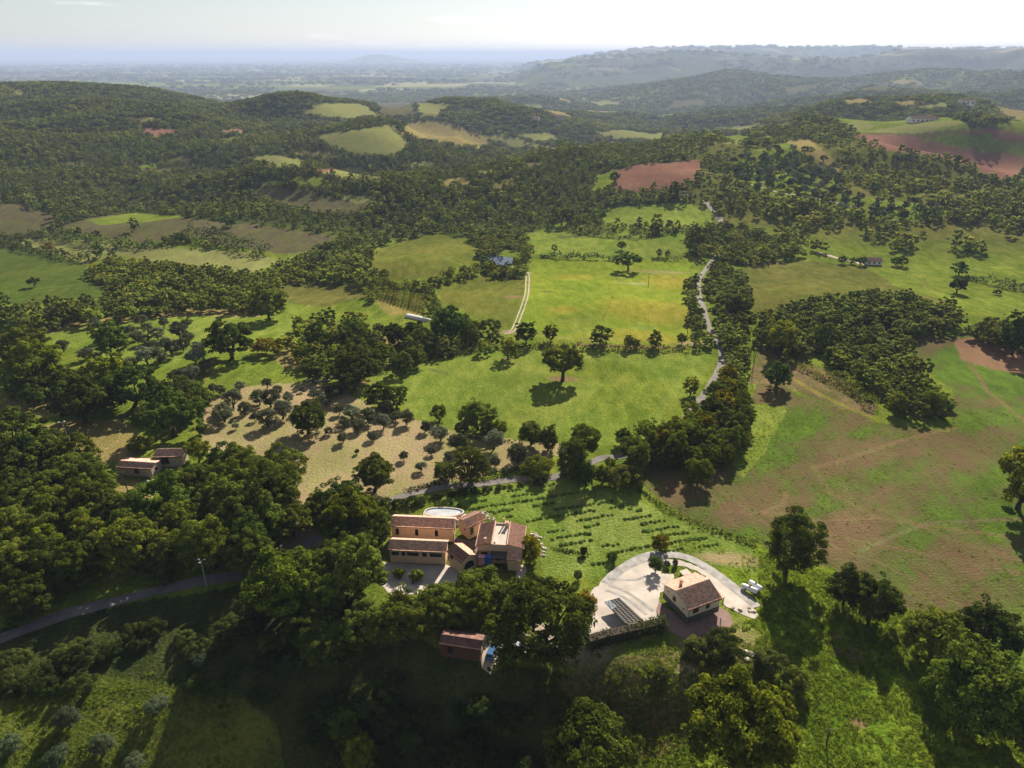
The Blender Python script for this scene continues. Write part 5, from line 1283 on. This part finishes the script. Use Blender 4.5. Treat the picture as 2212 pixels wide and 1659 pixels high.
for x, y, w, st, ti, lab in hand:
    nm, cat = ("shrub", "bush") if st == 'bush' else ("olive_tree", "olive tree") if st == 'olive' else ("oak_tree", "tree")
    grow(nm, st, x, y, w, TINT[ti], lab, cat, None, None, rng.uniform(.92, 1.08))

quota, rest, count, nsh = 296 - n_hand, [], {}, 0
singles = []
for q in auto:
    if q[3] == 'bush' and nsh < 150 or q[3] != 'bush' and quota > 0:
        if q[3] == 'bush':
            nsh += 1
        else:
            quota -= 1
        singles.append(q)
    else:
        rest.append(q)
# the open sunlit patch low on the left: no tree whose shadow would lie across it
patch = wpoly([(110, 1590), (190, 1475), (330, 1470), (410, 1500), (350, 1590), (280, 1680), (110, 1680)])
def shades(q):
    x, y, w = q[:3]
    for f_ in (.5, .8, 1.0):
        z0 = float(zf(x, y)) + w * (1.15 if q[3] != 'bush' else .55) * f_
        s_ = np.linspace(3, 110, 70)
        px_, py_ = x - sdir.x / math.cos(SUN_EL) * s_, y - sdir.y / math.cos(SUN_EL) * s_
        h_ = np.nonzero(z0 - s_ * math.tan(SUN_EL) <= zf(px_, py_))[0]
        if len(h_) and inside(patch, px_[h_[:1]], py_[h_[:1]])[0]:
            return True
    return False
singles, rest = [q for q in singles if not (q[0] < 0 and math.hypot(q[0], q[1]) < 190 and shades(q))], [q for q in rest if not (q[0] < 0 and math.hypot(q[0], q[1]) < 190 and shades(q))]
# a wood's own trees are told apart by where they come, left to right, in the row nearest to or farther from the viewer
by = {}
for q in singles:
    by.setdefault((q[5], q[3] == 'bush'), []).append(q)
for (place, bush), qs in by.items():
    qs.sort(key=lambda q: math.hypot(q[0], q[1]))
    nrow = max(1, round(math.sqrt(len(qs) / 2.2)))
    rows = np.array_split(np.arange(len(qs)), nrow)
    for ri, row in enumerate(rows):
        row = sorted(row, key=lambda i: math.atan2(qs[i][0], qs[i][1]))
        for k_, i in enumerate(row):
            x, y, w, st, ti, _ = qs[i]
            rw = "front row" if ri == 0 and nrow > 1 else "back row" if ri == nrow - 1 and nrow > 1 else f"{ORD[ri]} row" if nrow > 1 else "row"
            lab = f"{ADJ[ti]} {'bush' if bush else 'tree'}, {ORD[k_]} from left, {rw}, {place}"
            grow("shrub" if bush else "oak_tree", st, x, y, w, TINT[ti], lab, "bush" if bush else "tree", ("bushes of " if bush else "trees of ") + place, None, rng.uniform(.9, 1.15))

# olives: the hand-placed groves, then the grove on the right hill
ol = []
for f_, rows_ in OLIVES:
    for X_, Y_, w_ in rows_:
        x, y = pt(*f_(X_, Y_))
        ol.append((x, y, 1.1 * width_of(x, y, w_ * (.3333 if f_ is f1 else .2333)), "upper left olive field" if f_ is f1 else "dry olive grove"))
gp = wpoly([(1575, 345), (1700, 318), (1790, 335), (1832, 420), (1980, 440), (2085, 462), (1900, 480), (1750, 442), (1620, 412), (1580, 382)], 2)
p = fill(gp, 14.5, .30)
p = p[(fbm(p[:, 0] / 30, p[:, 1] / 30, 3) > -.42) & visible(p[:, 0], p[:, 1], 5)]
if len(p) > 150:
    p = p[rng.permutation(len(p))[:150]]
for x, y in p:
    ol.append((x, y, rng.uniform(7.5, 10.5), "right hill olive grove"))
extra = fill(gp, 34, .45)
extra = extra[rng.random(len(extra)) < .55]
rest += [(x, y, rng.uniform(9, 14), 'oak', 'g', '') for x, y in extra]
by = {}
for q in ol:
    by.setdefault(q[3], []).append(q)
for place, qs in by.items():
    qs.sort(key=lambda q: math.hypot(q[0], q[1]))
    nrow = max(1, round(math.sqrt(len(qs) / 1.6)))
    for ri, row in enumerate(np.array_split(np.arange(len(qs)), nrow)):
        row = sorted(row, key=lambda i: math.atan2(qs[i][0], qs[i][1]))
        for k_, i in enumerate(row):
            x, y, w, _ = qs[i]
            ti = 's' if (i * 7) % 3 == 0 else 'g' if place[0] != 'r' else 'd'
            rw = "front row" if ri == 0 else "back row" if ri == nrow - 1 else f"{ORD[ri]} row"
            grow("olive_tree", 'olive', x, y, w, TINT[ti], f"{'silvery' if ti == 's' else 'grey green'} olive, {ORD[k_]} from left, {rw}, {place}", "olive tree", "olives of the " + place, None, rng.uniform(1.0, 1.2))
for f_, rows_, lab, ti in SHRUBS:
    pp = []
    for X_, Y_, w_ in rows_:
        x, y = pt(*f_(X_, Y_))
        pp.append((x, y, width_of(x, y, w_ * .2333)))
    pp.sort(key=lambda q: q[0])
    for i, (x, y, w) in enumerate(pp):
        grow("shrub", 'bush', x, y, w, TINT[ti], f"{ORD[i]} {lab}, counted from the left", "bush", "shrubs, " + lab, None, rng.uniform(.9, 1.25))

# lavender in loose rows
lp = wpoly([(985, 1095), (1080, 1062), (1200, 1045), (1330, 1075), (1450, 1130), (1600, 1190), (1480, 1195), (1400, 1190), (1290, 1225), (1230, 1200), (1150, 1130)])
ca, sa = math.cos(R(16)), math.sin(R(16))
g1, g2 = np.meshgrid(np.arange(-80, 80, 1.25), np.arange(-80, 80, 3.1))
c0 = lp.mean(0)
g1 = g1 + rng.normal(0, .14, g1.shape); g2 = g2 + rng.normal(0, .16, g2.shape)
p = np.column_stack([(c0[0] + g1 * ca - g2 * sa).ravel(), (c0[1] + g1 * sa + g2 * ca).ravel()])
keep = inside(lp, p[:, 0], p[:, 1]) & (vnoise(g1.ravel() / 5.2, g2.ravel() / 3.1, 15) + .5 * fbm(p[:, 0] / 14, p[:, 1] / 14, 16) > -.16)
p = p[keep]
p = p[np.argsort(np.hypot(p[:, 0], p[:, 1]))]
p, lav_rest = p[:292], p[292:]
LAV = []
for v_ in range(4):
    g = np.random.default_rng(900 + v_)
    u = sphere_dirs(120, g); u[:, 2] = abs(u[:, 2])
    V, F, tn = leaf_quads(u * np.array([.6, .6, .5]) * g.uniform(.6, 1, (120, 1)), u, np.full(120, .30), g, g.uniform(0, 1, 120))
    LAV.append(leafy("lavender_bush", V, F, tn, M['blade']))
nrow = 18
for ri, row in enumerate(np.array_split(np.arange(len(p)), nrow)):
    for k_, i in enumerate(sorted(row, key=lambda i: math.atan2(p[i, 0], p[i, 1]))):
        o = link("lavender_bush", LAV[int(rng.integers(4))], None, (p[i, 0], p[i, 1], float(zf(*p[i])) - .05))
        s = rng.uniform(.75, 1.15); o.scale = (s * 1.1, s, s); o.rotation_euler = (0, 0, rng.uniform(0, 6)); o.color = (1.05, 1.15, 2.6, 1)
        rw = "front" if ri == 0 else "back" if ri == nrow - 1 else ORD[ri]
        tag(o, f"low grey green bush, {ORD[k_]} from left in the {rw} row of the near lavender field", "lavender bush", "bushes of the lavender field")

# hedges and vine rows: leafy mounds along a line
def hedge(name, label, line, h, w, tint, cat="hedge", group=None, m='shrub', rough=.35, pts=None, dens=1.0, leaf=None):
    L = np.array(line, float) if pts is None else None
    P_ = spline(at(L[:, 0], L[:, 1]) if pts is None else pts, 1.0)
    D = float(np.hypot(*P_.mean(0)))
    leaf = leaf or max(.32, .0030 * D)
    n = int(len(P_) * (h + w * .6) * 2.4 * dens / leaf ** 2)
    g = np.random.default_rng(abs(int(P_[0, 0] * 13 + P_[0, 1] * 7)) + 3)
    i = g.integers(0, len(P_), n)
    hh = h * (1 + rough * 1.6 * vnoise(i * .16, i * 0, 4)) * (1 + rough * vnoise(i * .55, i * 0, 14))
    t_ = g.uniform(0, math.pi, n)
    dirn = np.gradient(P_, axis=0)[i]
    dirn /= np.hypot(dirn[:, 0], dirn[:, 1])[:, None] + 1e-9
    nr = np.stack([-dirn[:, 1], dirn[:, 0]], 1)
    rr = g.uniform(.6, 1.05, n)
    off = np.cos(t_) * w * .5 * rr
    q2 = P_[i] + nr * off[:, None] + g.normal(0, .35, (n, 2))
    z = zf(q2[:, 0], q2[:, 1]) + np.maximum(hh * np.sin(t_) ** .55 * rr, .1)
    N = np.column_stack([nr * np.cos(t_)[:, None], np.sin(t_)])
    tone = np.clip(.5 + .4 * vnoise(i * .3, i * 0, 24) + g.uniform(-.3, .3, n), 0, 1)
    o3 = np.array([P_[0, 0], P_[0, 1], float(zf(*P_[0]))])
    V, F, tn = leaf_quads(np.column_stack([q2, z]) - o3, N, np.full(n, leaf), g, tone)
    o = link(name, leafy(name, V, F, tn, M[m]), None, tuple(o3))
    o.color = tuple(TINT[tint]) + (1,)
    return tag(o, label, cat, group)
for lab, ln, h_, w_, ti_ in [
    ("scrubby hedge below the yellow field with reddish soil under it", [(1115, 748), (1200, 752), (1300, 756), (1420, 757), (1510, 757)], 2.6, 3, 'o'),
    ("low hedge between the pond and the lone leaning oak", [(1168, 556), (1251, 560), (1333, 563)], 4, 4, 'd'), ("short low hedge by the lane at the top of the yellow field", [(1408, 562), (1470, 563)], 3.2, 3.5, 'd'),
    ("bushy hedge left part between the two upper green fields", [(1226, 500), (1280, 508), (1331, 513)], 4.2, 6, 'g'), ("long hedge right part between the two upper green fields", [(1336, 515), (1400, 512), (1450, 502), (1498, 495)], 3.6, 5, 'd'),
    ("line of bushes under the brown field", [(1290, 444), (1340, 436), (1400, 435), (1480, 433)], 4.5, 6, 'g'),
    ("hedge along the lower edge of the pale strip field", [(30, 535), (90, 548), (150, 560), (215, 566)], 4, 5, 'd'), ("hedge between pale strip field and purple brown field", [(84, 508), (150, 522), (210, 532), (280, 535), (360, 532)], 5, 8, 'd'),
    ("copse like hedge in the hollow of the purple brown field", [(370, 520), (420, 516), (480, 522), (530, 540), (580, 552)], 9, 12, 'd'),
    ("rough hedge along the far side of the lane behind the pool", [(880, 1062), (941, 1046), (1010, 1038), (1081, 1026), (1140, 1012)], 1.6, 1.8, 'd'),
    ("dark hedge wall crossing the right olive grove", [(1655, 432), (1728, 449), (1800, 460), (1850, 470)], 5, 5, 'd'), ("upper hedge wall in the right olive grove", [(1750, 365), (1800, 378), (1880, 392)], 4, 4, 'd'), ("right end hedge wall of the olive grove", [(1960, 430), (2020, 442), (2070, 458)], 4, 4, 'd'),
    ("dark hedge across the meadow at the right border", [(2088, 602), (2130, 612), (2180, 622), (2230, 630)], 5, 6, 'd'),
    ("low dark scrub line between lavender field and stubble", [(1365, 1045), (1420, 1088), (1500, 1132), (1560, 1152), (1630, 1176)], 1.0, 1.5, 'd'),
    ("hedge along the lower edge of the left meadow wood", [(0, 736), (60, 716), (130, 696), (200, 686), (300, 675), (420, 664), (560, 668)], 3.5, 5, 'o'),
    ("hedge on the upper left border of the oak meadow", [(770, 818), (840, 798), (920, 778), (1000, 765), (1075, 742)], 2.8, 3.5, 'd'),
    ("hedge on the right side of the vineyard", [(920, 625), (940, 650), (955, 680)], 2.6, 3, 'd'), ("hedge on the left side of the vineyard", [(800, 660), (812, 635), (830, 612)], 2.4, 3, 'o'),
    ("bank of brushwood along the stubble under the wood", [(1690, 775), (1740, 800), (1800, 830), (1870, 865)], 1.6, 6, 'l'),
    ("tall bank of pale brush below the yellowing wood tip", [(1790, 795), (1830, 830), (1880, 880)], 2.8, 7, 'l'),
    ("hedge along the pale fields on the middle hill", [(850, 272), (880, 300), (900, 320)], 10, 14, 'd'), ("hedge between pale field and corn field far up the valley", [(750, 395), (820, 410), (870, 420)], 9, 12, 'd'),
    ("brushwood line at the lower lavender field", [(1195, 1185), (1230, 1192), (1270, 1197)], .7, 1.3, 'd'), ("low hedge on the lower meadow edge by the dry grove", [(1010, 945), (1060, 952), (1110, 955)], .6, 1.2, 'o')]:
    hedge("hedgerow", lab, ln, h_, w_, ti_)
p0, p1 = fl5([(70, 1135), (940, 930)])
hp = np.array([p0 + (p1 - p0) * t_ for t_ in np.linspace(0, 1, 8)]) + np.array([.4, -1.2])
hedge("clipped_hedge", "tall dark hedge along the lower edge of the gravel drive", None, 3.0, 3.2, 'k', pts=hp, rough=.12, dens=2.6)
ho = [o for o in COL.objects if o.name.startswith("clipped_hedge")][0]
q = MB(); dv = hp[-1] - hp[0]; nv_ = np.array([-dv[1], dv[0]]) / np.hypot(*dv)  # solid core added unseen inside the hedge so no light passes
for a_, b_ in zip(hp[:-1], hp[1:]):
    za, zb = float(zf(*a_)), float(zf(*b_))
    V = [(*(a_ + nv_ * s_), za + h_) for s_ in (-.95, .95) for h_ in (-1.5, 2.3)] + [(*(b_ + nv_ * s_), zb + h_) for s_ in (-.95, .95) for h_ in (-1.5, 2.3)]
    q.add(np.array(V) - np.array(ho.location), [(0, 4, 5, 1), (2, 3, 7, 6), (1, 5, 7, 3), (0, 1, 3, 2), (4, 6, 7, 5)])
q.build("light_block_core", M['bark'], ho)
vy = np.linspace(0, 1, 15)
for i, t_ in enumerate(vy):
    a_, m_, b_ = (808 + 104 * t_, 642 + 38 * t_ * .9 + 2), (818 + 100 * t_, 628 + 10 * t_), (832 + 60 * t_, 613.5 - 1.0 * t_)
    hedge("vine_row", f"{ORD[i]} row of vines in the small vineyard, counted from its left side", [a_, m_, b_], 1.3, .9, 'y' if i % 3 == 0 else 'l', "vine row", "vine rows of the vineyard", rough=.15, dens=1.8, leaf=.6)

# hay: an old bale heap on the left meadow
hx, hy = pt(*f1(1215, 436))
o = grow("brush_heap", 'bush', hx, hy, 7.5, TINT['d'], "flat dark heap of brush on the left meadow", "brush heap", None, None, .5)
#SECTION_FAR
# ------------------------------------------------------------------ woods too far or too many to count
def scatter(name, P, sc, ix, protos, label):
    """one object: crowns set on many points"""
    n = len(P)
    me = newmesh(name, P, [])
    reg = np.clip(.5 + .95 * fbm(P[:, 0] / 120, P[:, 1] / 120, 19, 3) + rng.normal(0, .22, n), .05, 1)
    for nm, v in (("sc", sc), ("rz", rng.uniform(0, 6.28, n)), ("region", reg)):
        a_ = me.attributes.new(nm, 'FLOAT', 'POINT'); a_.data.foreach_set("value", np.asarray(v, np.float32))
    a_ = me.attributes.new("ix", 'INT', 'POINT'); a_.data.foreach_set("value", np.asarray(ix, np.int32))
    o = tag(link(name, me), label, None, None, "stuff")
    ng = bpy.data.node_groups.new(name, 'GeometryNodeTree')
    ng.interface.new_socket("Geometry", in_out='INPUT', socket_type='NodeSocketGeometry')
    ng.interface.new_socket("Geometry", in_out='OUTPUT', socket_type='NodeSocketGeometry')
    n_, l_ = ng.nodes, ng.links
    gi, go = n_.new("NodeGroupInput"), n_.new("NodeGroupOutput")
    jn, iop = n_.new("GeometryNodeJoinGeometry"), n_.new("GeometryNodeInstanceOnPoints")
    for pr in protos[::-1]:
        q = n_.new("GeometryNodeObjectInfo"); q.inputs['Object'].default_value = pr; q.inputs['As Instance'].default_value = True
        l_.new(q.outputs['Geometry'], jn.inputs[0])
    def na(nm, ty):
        q = n_.new("GeometryNodeInputNamedAttribute"); q.data_type = ty; q.inputs[0].default_value = nm
        return q.outputs[0]
    cb = n_.new("ShaderNodeCombineXYZ")
    l_.new(na("rz", 'FLOAT'), cb.inputs[2])
    iop.inputs['Pick Instance'].default_value = True
    l_.new(gi.outputs[0], iop.inputs['Points']); l_.new(jn.outputs[0], iop.inputs['Instance'])
    l_.new(na("ix", 'INT'), iop.inputs['Instance Index']); l_.new(cb.outputs[0], iop.inputs['Rotation']); l_.new(na("sc", 'FLOAT'), iop.inputs['Scale'])
    l_.new(iop.outputs[0], go.inputs[0])
    md = o.modifiers.new("scatter", 'NODES'); md.node_group = ng
    return o

def proto(nm, me):
    o = bpy.data.objects.new(nm, me)      # a source for the scattered woods, not itself in the scene
    return o
def far_crown(seed, nb, nl, lf, style):
    V, F, tn, c, th = crown(seed, nb, nl, lf, style)
    return V, F, tn
P2 = [proto("wood_tree", leafy("wood_tree", *far_crown(300 + i, 40, 1100, 1.15, ('wood', 'oak', 'tall', 'wood', 'bush')[i]), M['far'])) for i in range(5)]
P3 = [proto("far_tree", leafy("far_tree", *far_crown(400 + i, 20, 380, 1.8, ('wood', 'oak', 'tall', 'wood')[i]), M['far'])) for i in range(4)]
def grove(seed, n=8, r=13):
    g = np.random.default_rng(seed)
    Vs, Fs, Ts, k = [], [], [], 0
    for i in range(n):
        a_, d_ = g.uniform(0, 6.28), r * math.sqrt(g.uniform(0, 1))
        V, F, tn = far_crown(500 + seed * 20 + i, 11, 150, 2.5, ('wood', 'oak', 'tall')[i % 3])
        s = g.uniform(.65, 1.15)
        Vs.append(V * s + np.array([d_ * math.cos(a_), d_ * math.sin(a_), -.8])); Fs.append(F + k); k += len(V)
        Ts.append(np.clip(tn * .7 + g.uniform(-.15, .35), 0, 1))
    return proto("grove", leafy("grove", np.vstack(Vs), np.vstack(Fs), np.concatenate(Ts), M['far']))
P4 = [grove(i) for i in range(5)]

if len(lav_rest):
    scatter("lavender_rows", np.column_stack([lav_rest, zf(lav_rest[:, 0], lav_rest[:, 1]) - .05]), rng.uniform(.75, 1.15, len(lav_rest)), rng.integers(0, 4, len(lav_rest)), [proto("lavender_bush", q) for q in LAV], "the farther rows of low grey green bushes behind the villa")
# the trees beyond the first few hundred of the nearer belts
if rest:
    r_ = np.array([(q[0], q[1], q[2]) for q in rest])
    scatter("woodland", np.column_stack([r_[:, 0], r_[:, 1], zf(r_[:, 0], r_[:, 1]) - .2]), r_[:, 2] / 10, rng.integers(0, 5, len(r_)), P2, "trees of the nearer belts and copses too many to count")

def open_ground(x, y, grow_=0.0):
    k = np.zeros(len(x), bool)
    for wp in ISFIELD:
        k |= inside(wp, x, y)
    return k
def ring(D0, D1, sp, amax=R(45)):
    out, D = [], D0
    while D < D1:
        s = sp(D)
        n = int(2 * amax * D / s)
        a_ = np.linspace(-amax, amax, n) + rng.uniform(-.45, .45, n) * s / D
        d_ = D + rng.uniform(-.45, .45, n) * s
        out.append(np.column_stack([d_ * np.sin(a_), d_ * np.cos(a_)]))
        D += s * .9
    return np.vstack(out)

# hillside woods
# (a) from the end of the fields to 1.3 km, tree by tree
p = ring(560, 1250, lambda D: 5.7 + D * .0012)
D_ = np.hypot(p[:, 0], p[:, 1])
az_ = np.arctan2(p[:, 0], p[:, 1])
k = ~open_ground(p[:, 0], p[:, 1]) & visible(p[:, 0], p[:, 1], 8, 2) & (patchwork(p[:, 0], p[:, 1])[0] >= VALLEY(p[:, 0], p[:, 1]))
vx_, vy_, _ = project(p[:, 0], p[:, 1], zf(p[:, 0], p[:, 1]))
k &= (vx_ > -520) & (vx_ < 2730) & ~((vx_ > 1540) & (vy_ > 552)) & (vy_ < 575)
# thinner where scattered trees stand in rough grass
k &= rng.random(len(p)) < np.where(D_ < 640, .66, .88) - (az_ > .22) * (1 - ss(950, 1200, D_)) * (.30 + .45 * ss(0, .3, fbm(p[:, 0] / 50, p[:, 1] / 50, 29, 3) + .10)) - .25 * (az_ < .22) * ss(.1, .4, fbm(p[:, 0] / 70, p[:, 1] / 70, 39, 3))
kk = k & clear(p, 4)
p = p[kk]
print("woods a", len(p))
sc_ = np.where(az_[kk] > .2, 1.10, .80) * rng.uniform(.40, 1.08, len(p)) * (1 + .18 * vnoise(p[:, 0] / 60, p[:, 1] / 60, 8))
scatter("hillside_woodland", np.column_stack([p, zf(p[:, 0], p[:, 1]) - .4]), sc_, rng.integers(0, 4, len(p)), P3, "dense wood covering the hills behind the fields")
# (b) out to 6 km in groves
p = ring(1250, 6200, lambda D: 12.5 + (D - 1250) * .0062)
k = ~open_ground(p[:, 0], p[:, 1]) & visible(p[:, 0], p[:, 1], 12, 6) & (patchwork(p[:, 0], p[:, 1])[0] >= VALLEY(p[:, 0], p[:, 1]))
D_ = np.hypot(p[:, 0], p[:, 1])
dens = .97 - .5 * ss(2600, 5200, D_) * (fbm(p[:, 0] / 500, p[:, 1] / 500, 44, 3) < -.05) - .25 * ss(3800, 6000, D_)
k &= rng.random(len(p)) < dens
vx_, vy_, _ = project(p[:, 0], p[:, 1], zf(p[:, 0], p[:, 1]))
k &= (vx_ > -520) & (vx_ < 2730)
p, D_ = p[k], D_[k]
print("woods b", len(p))
scatter("distant_woodland", np.column_stack([p, zf(p[:, 0], p[:, 1]) - .5]), (.58 + (D_ - 1250) * .00020) * rng.uniform(.8, 1.15, len(p)), rng.integers(0, 5, len(p)), P4, "unbroken woods on the far hills and valley")
# (c) copses and hedges over the plain and the hazy ranges
p = ring(6200, 24000, lambda D: 30 + D * .0125)
k = visible(p[:, 0], p[:, 1], 15, 20) & (fbm(p[:, 0] / 800, p[:, 1] / 350, 55, 3) > .06)
p = p[k]; D_ = np.hypot(p[:, 0], p[:, 1])
print("woods c", len(p))
scatter("plain_copses", np.column_stack([p, zf(p[:, 0], p[:, 1]) - 1]), (1.3 + D_ * .00016) * rng.uniform(.6, 1.3, len(p)), rng.integers(0, 5, len(p)), P4, "dark copses dotted over the blue plain")

# ------------------------------------------------------------------ rough grass on the near slopes
def tuft(seed):
    g = np.random.default_rng(seed)
    n = 26
    a_ = g.uniform(0, 6.28, n)
    rr = .55 * np.sqrt(g.uniform(0, 1, n))
    base = np.column_stack([rr * np.cos(a_), rr * np.sin(a_), np.full(n, -.05)])
    lean = np.column_stack([g.normal(0, .22, n), g.normal(0, .22, n), g.uniform(.25, .60, n)])
    side = np.column_stack([-np.sin(a_), np.cos(a_), np.zeros(n)]) * g.uniform(.05, .12, (n, 1))
    V = np.stack([base - side, base + side, base + lean + side * .2, base + lean - side * .2], 1).reshape(-1, 3)
    return proto("grass_tuft", leafy("grass_tuft", V, np.arange(4 * n).reshape(n, 4), np.repeat(g.uniform(0, 1, n), 4), M['blade']))
TF = [tuft(i) for i in range(5)]
gs = []
for poly, sp, thr in (([(1270, 1560), (1440, 1400), (1640, 1330), (1640, 1250), (1640, 1190), (1800, 1240), (1950, 1320), (2100, 1410), (2240, 1510), (2240, 1700), (1270, 1700)], .72, -.35), ([(-20, 1500), (100, 1470), (380, 1450), (520, 1500), (500, 1700), (-20, 1700)], 1.0, -.1), ([(1300, 1190), (1420, 1190), (1500, 1160), (1640, 1200), (1640, 1300), (1560, 1200), (1380, 1180)], 1.2, -.1), ([(1180, 1440), (1640, 1330), (1700, 1500), (1500, 1600), (1180, 1600)], 1.1, -.1)):
    p = fill(wpoly(poly), sp, .5)
    p = p[(fbm(p[:, 0] / 5, p[:, 1] / 2.4, 66, 3) > thr) & clear(p, 3)]
    gs.append(p)
p = fill(sw, 1.35, .5)
bd_ = fbm((p[:, 0] * math.cos(R(-38)) - p[:, 1] * math.sin(R(-38))) / 26, (p[:, 0] * math.sin(R(-38)) + p[:, 1] * math.cos(R(-38))) / 11, 131, 4)
p = p[(np.hypot(p[:, 0], p[:, 1]) < 290) & (rng.random(len(p)) < .18 + .75 * ss(-.15, .35, bd_))]
weeds = p
gs = np.vstack(gs)
print("tufts", len(gs))
scatter("stubble_weeds", np.column_stack([weeds, zf(weeds[:, 0], weeds[:, 1]) - .05]), rng.uniform(.35, .85, len(weeds)), rng.integers(0, 5, len(weeds)), TF, "young green weeds and clods over the brown stubble field")
scatter("rough_grass", np.column_stack([gs, zf(gs[:, 0], gs[:, 1])]), rng.uniform(.40, 1.0, len(gs)), rng.integers(0, 5, len(gs)), TF, "rough uncut grass on the slopes")

# ------------------------------------------------------------------ the air itself
bz0, bz1 = float(G.min()) - 1, max(float(G.max()), CAM_H) + 12
hz = MB().box(-75000, 75000, -600, 75000, bz0, bz1)
m_, n_, l_, b_ = mat("air")
n_.remove(b_)
pv = n_.new("ShaderNodeVolumePrincipled")
pv.inputs['Color'].default_value = (.49, .60, .90, 1)
pv.inputs['Density'].default_value = .00007
pv.inputs['Anisotropy'].default_value = .1
l_.new(pv.outputs[0], n_["Material Output"].inputs['Volume'])
tag(hz.build("haze", m_), "thin blue haze filling the valley air", None, None, "stuff")
